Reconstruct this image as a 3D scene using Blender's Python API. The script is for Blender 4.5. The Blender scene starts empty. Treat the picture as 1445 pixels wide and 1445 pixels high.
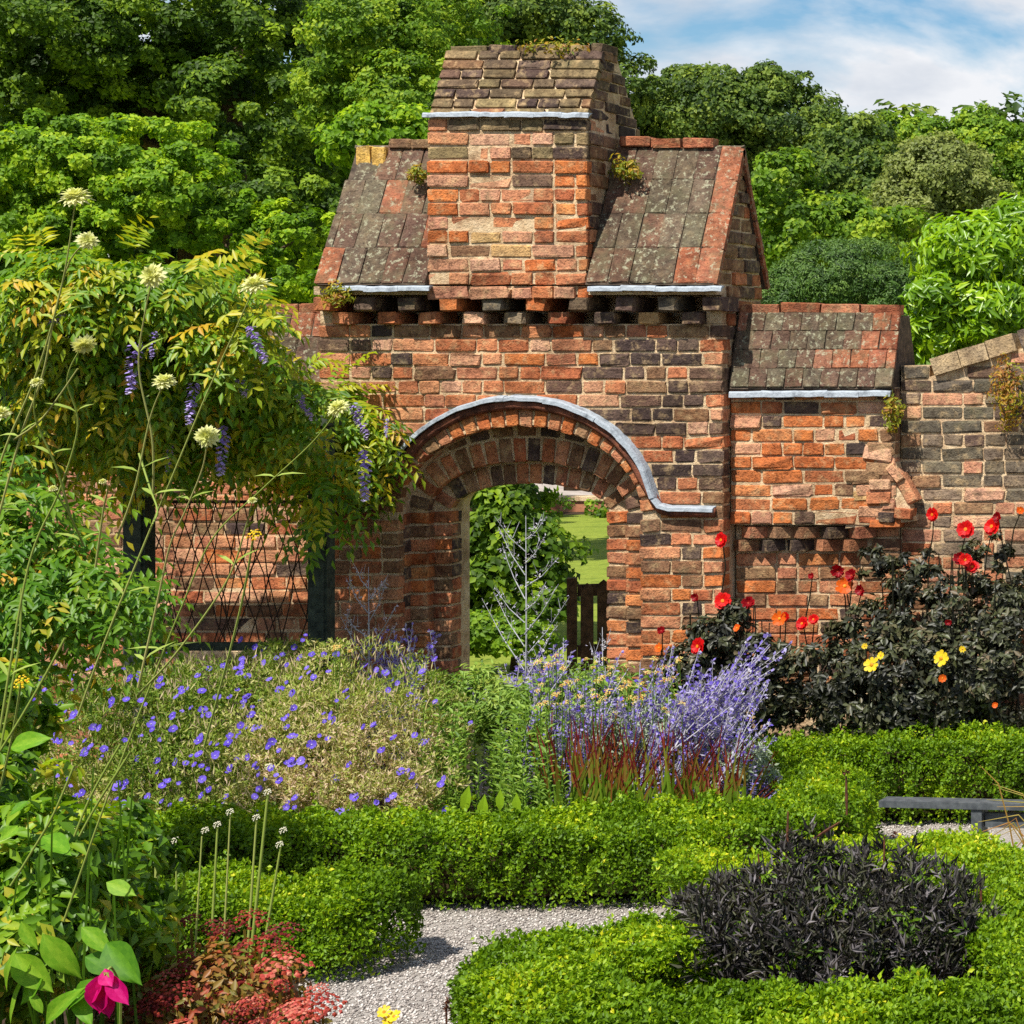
import bpy, bmesh, math, random
import numpy as np
from mathutils import Vector, Matrix, Euler, noise

random.seed(7)
RNG = np.random.default_rng(11)
SC = bpy.context.scene
COL = SC.collection
R = math.radians

# ------------------------------------------------------------------ camera
CX, CY, CZ, F = 5.685, -12.0, 2.5, 3120.0        # eye point; focal length in photo pixels
VX, HY = 2200.0, 480.0                            # where the straight-ahead ray meets the photo
cam_d = bpy.data.cameras.new('camera')
cam = bpy.data.objects.new('camera', cam_d)
COL.objects.link(cam)
cam.location = (CX, CY, CZ)
cam.rotation_euler = (R(90), 0, 0)
cam_d.sensor_width = 36.0
cam_d.sensor_fit = 'HORIZONTAL'
cam_d.lens = 36.0 * F / 1445.0
cam_d.shift_x = -(VX - 722.5) / 1445.0
cam_d.shift_y = -(722.5 - HY) / 1445.0
cam_d.clip_start = 0.05
cam_d.clip_end = 2000
SC.camera = cam

# ------------------------------------------------------------------ sky, sun, exposure
SUN_AZ, SUN_EL = 18.0, 57.0
w = bpy.data.worlds.new('World')
SC.world = w
w.use_nodes = True
nt = w.node_tree
nt.nodes.clear()
out = nt.nodes.new('ShaderNodeOutputWorld')
bg = nt.nodes.new('ShaderNodeBackground')
bg.inputs['Strength'].default_value = 0.06
sky = nt.nodes.new('ShaderNodeTexSky')
sky.sky_type = 'NISHITA'
sky.sun_disc = False
sky.sun_elevation = R(SUN_EL)
sky.sun_rotation = R(180 + SUN_AZ)
sky.air_density = 1.15
sky.dust_density = 0.1
sky.ozone_density = 5.0
tc = nt.nodes.new('ShaderNodeTexCoord')
mp = nt.nodes.new('ShaderNodeMapping')
mp.inputs['Scale'].default_value = (1.0, 1.0, 2.6)
mp.inputs['Location'].default_value = (5.2, 2.2, 0.7)
n1 = nt.nodes.new('ShaderNodeTexNoise')
n1.inputs['Scale'].default_value = 6.5
n1.inputs['Detail'].default_value = 9
n1.inputs['Roughness'].default_value = 0.55
n1.inputs['Distortion'].default_value = 0.3
r1 = nt.nodes.new('ShaderNodeValToRGB')
r1.color_ramp.elements[0].position = 0.44
r1.color_ramp.elements[1].position = 0.57
n2 = nt.nodes.new('ShaderNodeTexNoise')
n2.inputs['Scale'].default_value = 14
n2.inputs['Detail'].default_value = 6
r2 = nt.nodes.new('ShaderNodeValToRGB')
r2.color_ramp.elements[0].position = 0.36
r2.color_ramp.elements[0].color = (7.0, 7.7, 8.8, 1)
r2.color_ramp.elements[1].position = 0.6
r2.color_ramp.elements[1].color = (10.6, 10.8, 11.2, 1)
hs = nt.nodes.new('ShaderNodeHueSaturation')
hs.inputs['Saturation'].default_value = 1.25
hs.inputs['Value'].default_value = 1.3
mx = nt.nodes.new('ShaderNodeMixRGB')
L = nt.links.new
L(tc.outputs['Generated'], mp.inputs['Vector'])
L(mp.outputs['Vector'], n1.inputs['Vector'])
L(mp.outputs['Vector'], n2.inputs['Vector'])
L(n1.outputs['Fac'], r1.inputs['Fac'])
L(n2.outputs['Fac'], r2.inputs['Fac'])
L(sky.outputs['Color'], hs.inputs['Color'])
L(r1.outputs['Color'], mx.inputs['Fac'])
L(hs.outputs['Color'], mx.inputs['Color1'])
L(r2.outputs['Color'], mx.inputs['Color2'])
L(mx.outputs['Color'], bg.inputs['Color'])
L(bg.outputs['Background'], out.inputs['Surface'])

sun_d = bpy.data.lights.new('sun', 'SUN')
sun = bpy.data.objects.new('sun', sun_d)
COL.objects.link(sun)
sun_d.energy = 5.0
sun_d.angle = R(0.5)
sun_d.color = (1.0, 0.955, 0.87)
sun.rotation_euler = (R(90 - SUN_EL), 0, R(-SUN_AZ))
sun.location = (-8, -16, 25)

SC.view_settings.view_transform = 'Standard'
SC.view_settings.look = 'None'
SC.view_settings.exposure = 0.5
SC.view_settings.gamma = 1.0
SC.view_settings.use_curve_mapping = False
SC.render.engine = 'CYCLES'
SC.cycles.max_bounces = 7
SC.cycles.diffuse_bounces = 3
SC.cycles.glossy_bounces = 2
SC.cycles.transmission_bounces = 5
SC.cycles.use_denoising = False
SC.cycles.caustics_reflective = False
SC.cycles.caustics_refractive = False

# ------------------------------------------------------------------ helpers
def P(px, py, Y):
    k = (Y - CY) / F
    return Vector((CX + (px - VX) * k, Y, CZ - (py - HY) * k))

def XZ(px, py, Y=0.0):
    p = P(px, py, Y)
    return p.x, p.z

def ppm(Y):
    return F / (Y - CY)

def lin(c):
    c = c / 255.0
    return c / 12.92 if c <= 0.04045 else ((c + 0.055) / 1.055) ** 2.4

def rgb(r, g, b, a=1.0):
    return (lin(r), lin(g), lin(b), a)

WORLD = {}

def link(name, data, parent=None, M=None):
    """Make an object whose world matrix is M."""
    o = bpy.data.objects.new(name, data)
    COL.objects.link(o)
    M = M if M is not None else Matrix.Identity(4)
    WORLD[o.name] = M
    if parent is not None:
        o.parent = parent
        o.matrix_parent_inverse = WORLD[parent.name].inverted()
    o.matrix_basis = M
    return o

def tag(o, label, cat, group=None):
    o['label'] = label
    o['category'] = cat
    if group:
        o['group'] = group
    return o

def thing(name, label, cat, loc=(0, 0, 0), group=None):
    return tag(link(name, None, None, Matrix.Translation(Vector(loc))), label, cat, group)

def stuff(o, label=None):
    o['kind'] = 'stuff'
    if label:
        o['label'] = label
    return o

def structure(o, label=None):
    o['kind'] = 'structure'
    if label:
        o['label'] = label
    return o

def np_mesh(name, V, Fc, mat, tint=None, smooth=False):
    """V (N,3); Fc (M,k) index array with equal face sizes."""
    me = bpy.data.meshes.new(name)
    V = np.ascontiguousarray(V, dtype=np.float32)
    Fc = np.ascontiguousarray(Fc, dtype=np.int32)
    m, k = Fc.shape
    me.vertices.add(len(V))
    me.vertices.foreach_set('co', V.ravel())
    me.loops.add(m * k)
    me.loops.foreach_set('vertex_index', Fc.ravel())
    me.polygons.add(m)
    me.polygons.foreach_set('loop_start', np.arange(0, m * k, k, dtype=np.int32))
    if smooth:
        me.polygons.foreach_set('use_smooth', np.ones(m, dtype=bool))
    if tint is not None:
        a = me.attributes.new('tint', 'FLOAT', 'FACE')
        a.data.foreach_set('value', np.ascontiguousarray(tint, dtype=np.float32))
    me.update(calc_edges=True)
    if mat:
        me.materials.append(mat)
    return me

class MB:
    """Collects mixed shapes for one mesh."""
    def __init__(self):
        self.v, self.f, self.t = [], [], []
    def add(self, vs, fs, tint=0.5):
        n = len(self.v)
        self.v += [tuple(x) for x in vs]
        self.f += [tuple(i + n for i in f) for f in fs]
        self.t += [tint] * len(fs)
    def box(self, x0, x1, y0, y1, z0, z1, tint=0.5, M=None):
        vs = [Vector((x, y, z)) for z in (z0, z1) for y in (y0, y1) for x in (x0, x1)]
        if M is not None:
            vs = [M @ q for q in vs]
        self.add(vs, [(0, 2, 3, 1), (4, 5, 7, 6), (0, 1, 5, 4), (2, 6, 7, 3), (0, 4, 6, 2), (1, 3, 7, 5)], tint)
    def tube(self, pts, rad, sides=5, tint=0.5, cap=True):
        pts = [Vector(p) for p in pts]
        if not hasattr(rad, '__len__'):
            rad = [rad] * len(pts)
        vs, fs = [], []
        for i, p in enumerate(pts):
            d = (pts[min(i + 1, len(pts) - 1)] - pts[max(i - 1, 0)]).normalized()
            a = d.cross(Vector((0, 1, 0.13)))
            if a.length < 1e-4:
                a = d.cross(Vector((1, 0, 0)))
            a.normalize()
            b = d.cross(a)
            for s in range(sides):
                th = 2 * math.pi * s / sides
                vs.append(p + (a * math.cos(th) + b * math.sin(th)) * rad[i])
        for i in range(len(pts) - 1):
            for s in range(sides):
                s2 = (s + 1) % sides
                fs.append((i * sides + s, i * sides + s2, (i + 1) * sides + s2, (i + 1) * sides + s))
        if cap:
            fs.append(tuple(range(sides))[::-1])
            fs.append(tuple((len(pts) - 1) * sides + s for s in range(sides)))
        self.add(vs, fs, tint)
    def prism_y(self, poly, y0, y1, tint=0.5):
        """Polygon of (x,z) extruded from y0 to y1."""
        n = len(poly)
        vs = [(x, y0, z) for x, z in poly] + [(x, y1, z) for x, z in poly]
        fs = [tuple(range(n)), tuple(range(2 * n - 1, n - 1, -1))]
        fs += [(i, i + n, (i + 1) % n + n, (i + 1) % n) for i in range(n)]
        self.add(vs, fs, tint)
    def prism_x(self, poly, x0, x1, tint=0.5):
        """Polygon of (y,z) extruded from x0 to x1."""
        n = len(poly)
        vs = [(x0, y, z) for y, z in poly] + [(x1, y, z) for y, z in poly]
        fs = [tuple(range(n))[::-1], tuple(range(n, 2 * n))]
        fs += [(i, (i + 1) % n, (i + 1) % n + n, i + n) for i in range(n)]
        self.add(vs, fs, tint)
    def leaf(self, p, d, n, l, wd, tint=0.5, fold=0.2, droop=0.15):
        """One pointed leaf of six facets."""
        p, d, n = Vector(p), Vector(d).normalized(), Vector(n)
        s = d.cross(n).normalized()
        n = s.cross(d)
        vs = [p,
              p + d * l * .25 + s * wd * .38 + n * wd * fold * .7, p + d * l * .28, p + d * l * .25 - s * wd * .38 + n * wd * fold * .7,
              p + d * l * .58 + s * wd * .46 + n * (wd * fold - droop * l * .35), p + d * l * .6 - n * droop * l * .36, p + d * l * .58 - s * wd * .46 + n * (wd * fold - droop * l * .35),
              p + d * l - n * droop * l]
        self.add(vs, [(0, 2, 1), (0, 3, 2), (1, 2, 5, 4), (2, 3, 6, 5), (4, 5, 7), (5, 6, 7)], tint)
    def fine_leaf(self, p, d, n, l, wd, tint=0.5, cup=.25, droop=.25, seed=0, wide=.42):
        """Broad leaf with a rounded outline, sunk midrib, curled rim and a paler rib."""
        rr = random.Random(seed)
        p, d, n = Vector(p), Vector(d).normalized(), Vector(n)
        s = d.cross(n).normalized()
        n = s.cross(d)
        NL, NW = 9, 6
        ph, tw = rr.uniform(0, 6), rr.uniform(-.25, .25)
        vs, fs, ts = [], [], []
        for i in range(NL + 1):
            f = i / NL
            hw = wd * .5 * (math.sin(math.pi * min(1, f / (2 * wide))) if f < wide else math.cos(math.pi / 2 * (f - wide) / (1 - wide)) ** .85) + .0004
            for j in range(NW + 1):
                g = 2 * j / NW - 1
                z = cup * hw * abs(g) ** 1.5 + .07 * hw * math.sin(f * 15 + ph + 2.2 * abs(g)) * abs(g) - droop * l * f * f + tw * hw * g * f - (.05 * hw if j == NW // 2 else 0)
                vs.append(p + d * (l * f * (1 - .06 * g * g)) + s * (hw * g) + n * z)
        for i in range(NL):
            for j in range(NW):
                a = i * (NW + 1) + j
                fs.append((a, a + 1, a + NW + 2, a + NW + 1))
                rib = j in (NW // 2 - 1, NW // 2)
                ts.append(min(1, max(0, tint + (.16 if rib else 0) + (.05 if (i + j) % 2 else -.05))))
        m = len(self.v)
        self.v += [tuple(x) for x in vs]
        self.f += [tuple(q + m for q in f) for f in fs]
        self.t += ts
    def sweep(self, pts, prof, up=None, tint=.5):
        """Profile of (y, offset along the in-plane normal) swept along a path in the XZ plane."""
        k = len(prof)
        vs, fs = [], []
        for i, p in enumerate(pts):
            a, b = Vector(pts[max(i - 1, 0)]), Vector(pts[min(i + 1, len(pts) - 1)])
            t = (b - a).normalized()
            nn = Vector((-t.z, 0, t.x))
            for y, o in prof:
                q = Vector(p) + nn * o
                vs.append((q.x, q.y + y, q.z))
        for i in range(len(pts) - 1):
            for j in range(k):
                j2 = (j + 1) % k
                fs.append((i * k + j, i * k + j2, (i + 1) * k + j2, (i + 1) * k + j))
        fs.append(tuple(range(k))[::-1])
        fs.append(tuple((len(pts) - 1) * k + j for j in range(k)))
        self.add(vs, fs, tint)
    def mesh(self, name, mat, smooth=False):
        me = bpy.data.meshes.new(name)
        me.from_pydata(self.v, [], self.f)
        a = me.attributes.new('tint', 'FLOAT', 'FACE')
        a.data.foreach_set('value', np.array(self.t, dtype=np.float32))
        if smooth:
            me.polygons.foreach_set('use_smooth', np.ones(len(me.polygons), dtype=bool))
        me.update()
        if mat:
            me.materials.append(mat)
        return me
    def build(self, name, mat, parent=None, smooth=False, M=None):
        return link(name, self.mesh(name, mat, smooth), parent, M)

# ------------------------------------------------------------------ materials
def new_mat(name):
    m = bpy.data.materials.new(name)
    m.use_nodes = True
    t = m.node_tree
    b = t.nodes['Principled BSDF']
    return m, t, b

def node(t, kind, **kw):
    n = t.nodes.new(kind)
    for k, v in kw.items():
        if k in n.inputs:
            n.inputs[k].default_value = v
        else:
            setattr(n, k, v)
    return n

def ramp(t, src, stops, interp='LINEAR'):
    r = t.nodes.new('ShaderNodeValToRGB')
    r.color_ramp.interpolation = interp
    e = r.color_ramp.elements
    while len(e) < len(stops):
        e.new(0.5)
    for i, (p, c) in enumerate(stops):
        e[i].position = p
        e[i].color = c
    t.links.new(src, r.inputs['Fac'])
    return r

def leaf_mat(name, stops, transl=0.35, rough=0.5, spec=0.35, tmul=1.35):
    m, t, b = new_mat(name)
    at = node(t, 'ShaderNodeAttribute', attribute_name='tint')
    st = [(p, rgb(*c)) for p, c in stops]
    r = ramp(t, at.outputs['Fac'], st)
    t.links.new(r.outputs['Color'], b.inputs['Base Color'])
    b.inputs['Roughness'].default_value = rough
    b.inputs['Specular IOR Level'].default_value = spec
    if transl > 0:
        st2 = [(p, (min(1, c[0] * tmul * 1.05), min(1, c[1] * tmul), c[2] * tmul * .6, 1)) for p, c in st]
        r2 = ramp(t, at.outputs['Fac'], st2)
        tr = node(t, 'ShaderNodeBsdfTranslucent')
        t.links.new(r2.outputs['Color'], tr.inputs['Color'])
        mix = node(t, 'ShaderNodeMixShader', Fac=transl)
        t.links.new(b.outputs[0], mix.inputs[1])
        t.links.new(tr.outputs[0], mix.inputs[2])
        t.links.new(mix.outputs[0], t.nodes['Material Output'].inputs['Surface'])
    return m

GREY1 = (1, 1, 1, 1)
def world_noise(t, scale, detail=4, rough=.55, offset=(0, 0, 0)):
    g = node(t, 'ShaderNodeNewGeometry')
    mp = node(t, 'ShaderNodeMapping')
    mp.inputs['Location'].default_value = offset
    t.links.new(g.outputs['Position'], mp.inputs['Vector'])
    n = node(t, 'ShaderNodeTexNoise', Scale=scale, Detail=detail, Roughness=rough)
    t.links.new(mp.outputs['Vector'], n.inputs['Vector'])
    return n

def mixc(t, fac, a, b, mode='MIX'):
    m = node(t, 'ShaderNodeMixRGB', blend_type=mode)
    for sock, v in (('Fac', fac), ('Color1', a), ('Color2', b)):
        if hasattr(v, 'is_linked'):
            t.links.new(v, m.inputs[sock])
        else:
            m.inputs[sock].default_value = v
    return m.outputs['Color']

def brick_material(name, lichen=0.0, lime=0.45, bump=0.6, joined=False):
    """Weathered brick or tile: own colour per piece, with pits, lime bloom, soot and lichen spots."""
    m, t, b = new_mat(name)
    oi = node(t, 'ShaderNodeAttribute', attribute_name='piece_colour') if joined else node(t, 'ShaderNodeObjectInfo')
    base = oi.outputs['Color']
    n = world_noise(t, 26, 5, .65)
    f = ramp(t, n.outputs['Fac'], [(.3, (.5, .46, .46, 1)), (.5, (1, 1, 1, 1)), (.72, (1.35, 1.32, 1.22, 1))])
    col = mixc(t, 1.0, base, f.outputs['Color'], 'MULTIPLY')
    n2 = world_noise(t, 95, 3, .6, (3, 1, 7))
    pit = ramp(t, n2.outputs['Fac'], [(.33, (.35, .33, .33, 1)), (.45, (1, 1, 1, 1))])
    col = mixc(t, .8, col, pit.outputs['Color'], 'MULTIPLY')
    n3 = world_noise(t, 17, 6, .7, (9, 4, 2))
    lm = ramp(t, n3.outputs['Fac'], [(.52, (0, 0, 0, 1)), (.68, (lime, lime, lime, 1))])
    col = mixc(t, lm.outputs['Color'], col, rgb(208, 176, 134))
    n4 = world_noise(t, 5, 5, .65, (1, 8, 3))
    st = ramp(t, n4.outputs['Fac'], [(.53, (0, 0, 0, 1)), (.72, (.55, .55, .55, 1))])
    col = mixc(t, st.outputs['Color'], col, rgb(62, 54, 48))
    nb = world_noise(t, 2.3, 6, .7, (6, 3, 8))
    big = ramp(t, nb.outputs['Fac'], [(.34, (.56, .52, .5, 1)), (.52, (1, 1, 1, 1)), (.68, (1.12, 1.1, 1.06, 1))])
    col = mixc(t, 1.0, col, big.outputs['Color'], 'MULTIPLY')
    ng = world_noise(t, 7, 6, .7, (12, 5, 3))
    gr = ramp(t, ng.outputs['Fac'], [(.56, (0, 0, 0, 1)), (.7, (.5, .5, .5, 1))])
    col = mixc(t, gr.outputs['Color'], col, rgb(112, 104, 78))
    if lichen > 0:
        n5 = world_noise(t, 36, 6, .72, (2, 2, 9))
        lc = ramp(t, n5.outputs['Fac'], [(.55, (0, 0, 0, 1)), (.61, (lichen, lichen, lichen, 1))])
        col = mixc(t, lc.outputs['Color'], col, rgb(170, 168, 142))
        n6 = world_noise(t, 8, 4, .6, (5, 7, 1))
        lc2 = ramp(t, n6.outputs['Fac'], [(.52, (0, 0, 0, 1)), (.66, (lichen * .7,) * 3 + (1,))])
        col = mixc(t, lc2.outputs['Color'], col, rgb(96, 92, 70))
    hsn = node(t, 'ShaderNodeHueSaturation', Hue=.505, Saturation=1.04, Value=1.07)
    t.links.new(col, hsn.inputs['Color'])
    t.links.new(hsn.outputs['Color'], b.inputs['Base Color'])
    b.inputs['Roughness'].default_value = .9
    b.inputs['Specular IOR Level'].default_value = .15
    bp = node(t, 'ShaderNodeBump', Strength=bump, Distance=.014)
    add = node(t, 'ShaderNodeMath', operation='ADD')
    t.links.new(n.outputs['Fac'], add.inputs[0])
    t.links.new(n2.outputs['Fac'], add.inputs[1])
    t.links.new(add.outputs[0], bp.inputs['Height'])
    t.links.new(bp.outputs['Normal'], b.inputs['Normal'])
    return m

def noisy(name, c1, c2, scale=12, rough=.9, bump=.4, dist=.01, spec=.15, c3=None, metal=0.0):
    m, t, b = new_mat(name)
    n = world_noise(t, scale, 6, .65)
    stops = [(.35, rgb(*c1)), (.65, rgb(*c2))]
    if c3:
        stops = [(.3, rgb(*c1)), (.5, rgb(*c2)), (.7, rgb(*c3))]
    r = ramp(t, n.outputs['Fac'], stops)
    t.links.new(r.outputs['Color'], b.inputs['Base Color'])
    b.inputs['Roughness'].default_value = rough
    b.inputs['Specular IOR Level'].default_value = spec
    b.inputs['Metallic'].default_value = metal
    n2 = world_noise(t, scale * 6, 4, .6)
    bp = node(t, 'ShaderNodeBump', Strength=bump, Distance=dist)
    t.links.new(n2.outputs['Fac'], bp.inputs['Height'])
    t.links.new(bp.outputs['Normal'], b.inputs['Normal'])
    return m

M_BRICK = brick_material('weathered_brick')
M_BRICKS = brick_material('weathered_brickwork', joined=True)
M_TILE = brick_material('lichened_tile', lichen=.62, lime=.12)
M_MORTAR = noisy('lime_mortar', (150, 122, 98), (228, 200, 166), 16, .95, 1.0, .01, c3=(200, 170, 138))
def stained_mortar():
    m, t, b = new_mat('lime_mortar')
    n = world_noise(t, 18, 6, .7)
    c = ramp(t, n.outputs['Fac'], [(.3, rgb(156, 126, 94)), (.46, rgb(214, 184, 144)), (.7, rgb(236, 212, 174))]).outputs['Color']
    n4 = world_noise(t, 5, 5, .65, (1, 8, 3))
    st = ramp(t, n4.outputs['Fac'], [(.52, (0, 0, 0, 1)), (.72, (.45, .45, .45, 1))])
    c = mixc(t, st.outputs['Color'], c, rgb(74, 62, 54))
    nb = world_noise(t, 2.3, 6, .7, (6, 3, 8))
    big = ramp(t, nb.outputs['Fac'], [(.34, (.6, .56, .53, 1)), (.52, (1, 1, 1, 1))])
    c = mixc(t, 1.0, c, big.outputs['Color'], 'MULTIPLY')
    n5 = world_noise(t, 9, 5, .7, (4, 2, 6))
    s2 = ramp(t, n5.outputs['Fac'], [(.52, (0, 0, 0, 1)), (.66, (.35, .35, .35, 1))])
    c = mixc(t, s2.outputs['Color'], c, rgb(150, 100, 78))
    t.links.new(c, b.inputs['Base Color'])
    b.inputs['Roughness'].default_value = .95
    b.inputs['Specular IOR Level'].default_value = .1
    n2 = world_noise(t, 70, 5, .7)
    bp = node(t, 'ShaderNodeBump', Strength=.9, Distance=.014)
    t.links.new(n2.outputs['Fac'], bp.inputs['Height'])
    t.links.new(bp.outputs['Normal'], b.inputs['Normal'])
    return m
M_MORTAR = stained_mortar()
M_TILEBED = noisy('sooty_tile_bed', (58, 50, 44), (104, 90, 76), 20, .95, .5, .005)
M_LEAD = noisy('lead_sheet', (92, 98, 106), (164, 172, 180), 13, .6, .5, .008, .35, c3=(134, 142, 150))
M_MOULD = noisy('brick_moulding', (78, 50, 42), (146, 90, 68), 22, .9, .8, .006)
M_SOIL = noisy('dark_soil', (44, 34, 26), (78, 62, 46), 9, 1, .8, .02)
M_GRAVEL = noisy('gravel_ground', (150, 140, 130), (206, 198, 190), 60, .95, 1.0, .01)
M_POST = noisy('dark_stained_timber', (40, 46, 40), (72, 80, 68), 22, .8, .5, .004)
M_GATEWOOD = noisy('old_oak', (62, 47, 35), (104, 80, 60), 26, .85, .6, .004)
M_BARK = noisy('tree_bark', (66, 54, 42), (112, 94, 74), 14, .95, .9, .02)
M_BENCH = noisy('grey_painted_slab', (60, 64, 68), (88, 92, 94), 24, .55, .2, .002, .4)
M_WIRE = noisy('rusty_wire', (44, 34, 28), (70, 54, 42), 30, .8, .2, .002)

# ------------------------------------------------------------------ bricks
def brick_mesh(seed, l, h, dep=.062, rough=1.0):
    """Worn brick: centre of its front face at the origin, facing -Y."""
    rr = random.Random(seed)
    e = .006
    xs = [-l / 2, -l / 2 + e * 1.6, l / 2 - e * 1.6, l / 2]
    zs = [-h / 2, -h / 2 + e, h / 2 - e, h / 2]
    vs, idx = [], {}
    for j, z in enumerate(zs):
        for i, x in enumerate(xs):
            edge = i in (0, 3) or j in (0, 3)
            corner = i in (0, 3) and j in (0, 3)
            y = (rr.uniform(.001, .006) if edge else rr.uniform(-.003, .003) * rough) + (rr.choice((0, .002, .009)) if corner else 0)
            jx = rr.uniform(-.004, .004) * rough
            jz = rr.uniform(-.003, .003) * rough
            if corner:
                q_ = rr.choice((0, .001, .002, .006))
                jx -= math.copysign(q_, x)
                jz -= math.copysign(q_, z)
            idx[i, j] = len(vs)
            vs.append((x + jx, y, z + jz))
    fs = [(idx[i, j], idx[i + 1, j], idx[i + 1, j + 1], idx[i, j + 1]) for i in range(3) for j in range(3)]
    per = [idx[i, 0] for i in range(4)] + [idx[3, j] for j in (1, 2, 3)] + [idx[i, 3] for i in (2, 1, 0)] + [idx[0, j] for j in (2, 1)]
    n = len(vs)
    for q in per:
        vs.append((vs[q][0], dep, vs[q][2]))
    k = len(per)
    fs += [(per[a], n + a, n + (a + 1) % k, per[(a + 1) % k]) for a in range(k)]
    me = bpy.data.meshes.new('brick')
    me.from_pydata(vs, [], fs)
    me.update()
    return me

def variants(n, l, h, mat, s0, **kw):
    r = []
    for i in range(n):
        me = brick_mesh(s0 + i, l, h, **kw)
        me.materials.append(mat)
        r.append(me)
    return r

BR_S = variants(14, .215, .060, M_BRICK, 100)
BR_H = variants(14, .104, .060, M_BRICK, 200)
BR_R = variants(8, .215, .060, M_BRICK, 300, rough=2.2)
TL = variants(12, .12, .2, M_TILE, 400, dep=.022)

def jit(c, a=.10):
    k = 1 + random.uniform(-a, a)
    return (max(0, c[0] * k), max(0, c[1] * k * (1 + random.uniform(-.04, .04))), max(0, c[2] * k), 1)

PAL = {
    'red': [rgb(*c) for c in ((172, 104, 76), (184, 118, 88), (162, 94, 70), (192, 132, 102), (174, 114, 90))],
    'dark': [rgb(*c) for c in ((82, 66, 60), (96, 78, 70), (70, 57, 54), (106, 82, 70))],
    'brown': [rgb(*c) for c in ((132, 94, 72), (142, 108, 84), (122, 90, 70))],
    'orange': [rgb(*c) for c in ((190, 112, 74), (196, 126, 86), (180, 102, 68))],
    'grey': [rgb(*c) for c in ((108, 98, 84), (96, 88, 77), (120, 106, 90), (128, 110, 94))],
    'pink': [rgb(*c) for c in ((194, 142, 116), (184, 132, 108), (200, 154, 128))],
    'moss': [rgb(*c) for c in ((112, 96, 72), (126, 108, 80), (98, 82, 66))],
    'tan': [rgb(*c) for c in ((190, 158, 112), (176, 140, 100))],
}

def pick(**wts):
    ks = list(wts)
    k = random.choices(ks, [wts[q] for q in ks])[0]
    return jit(random.choice(PAL[k]))

def put_brick(parent, name, pos, l, h, color, rot=None, depth=1.0, pool=None):
    pool = pool or (BR_S if l > .15 else BR_H)
    if pool is BR_S and random.random() < .2:
        pool = BR_R
    me = random.choice(pool)
    L0 = .104 if pool is BR_H else (.12 if pool is TL else .215)
    H0 = .2 if pool is TL else .060
    M = Matrix.Translation(Vector(pos)) @ (rot or Matrix.Identity(4)) @ Matrix.Diagonal((l / L0, depth, h / H0, 1))
    o = link(name, me, parent, M)
    o.color = color
    return o

COURSE = .0753
def lay(parent, z0, z1, xl, xr, Y, pal, course=COURSE, name='brick', rotY=0.0, side=None, yj=.004, deep_end=None):
    """Courses of bricks; xl(z), xr(z) limit each course. side='x': wall in a plane of constant X facing +X (xl,xr are Y limits)."""
    n = 0
    rows = int(round((z1 - z0) / course))
    for r in range(rows):
        zc = z0 + (r + .5) * course
        a, b = xl(zc), xr(zc)
        if b - a < .03:
            continue
        x = a
        first = True
        flem = random.random()
        while x < b - .02:
            if first:
                l = random.choice((.104, .16, .215))
            else:
                l = random.choices((.215, .104, .16, .19), (.5, .34, .08, .08) if flem > .45 else (.28, .58, .08, .06))[0]
            first = False
            rest = b - x
            if rest < l + .05:
                l = rest if rest < .25 else rest / 2 - .006
            xc = x + l / 2
            h = course - random.uniform(.009, .016)
            zz = zc + random.uniform(-.002, .002)
            c = pal(xc, zz)
            if c is not None:
                dep = 1.0
                if deep_end and x + l > b - .01:
                    dep = deep_end
                rr = Matrix.Rotation(random.uniform(-.012, .012), 4, 'Y')
                if side == 'x':
                    put_brick(parent, name, (Y + random.uniform(-yj, yj) , xc, zz), l, h, c, Matrix.Rotation(math.pi / 2, 4, 'Z') @ rr)
                else:
                    put_brick(parent, name, (xc, Y + random.uniform(-yj, yj), zz), l, h, c, rr, dep)
                n += 1
            x += l + random.uniform(.009, .015)
    return n
# ------------------------------------------------------------------ ground and paths
def ground():
    ys = [-45, -8.2, -7.2, -6.3, -5.2, -4.6, 400]
    zs = [.95, .95, .72, .34, .03, 0, 0]
    vs, fs = [], []
    for y, z in zip(ys, zs):
        for x in (-400, 400):
            vs.append((x, y, z))
    for i in range(len(ys) - 1):
        fs.append((2 * i, 2 * i + 1, 2 * i + 3, 2 * i + 2))
    mb = MB()
    mb.add(vs, fs)
    return structure(mb.build('ground', M_SOIL), 'dark garden soil under the beds')
ground()

def sheet(name, poly, z, mat, label):
    mb = MB()
    mb.add([(x, y, z) for x, y in poly], [tuple(range(len(poly)))])
    return structure(mb.build(name, mat), label)

path = sheet('gravel_path', [(CX + (430 - VX) * 7.45 / F, -4.55), (9, -4.55), (9, -.3), (-7, -.3), (-7, -2.95), (CX + (430 - VX) * 9.05 / F, -2.95)], .004, M_GRAVEL, 'pale grey gravel path between the box hedges')

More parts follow.
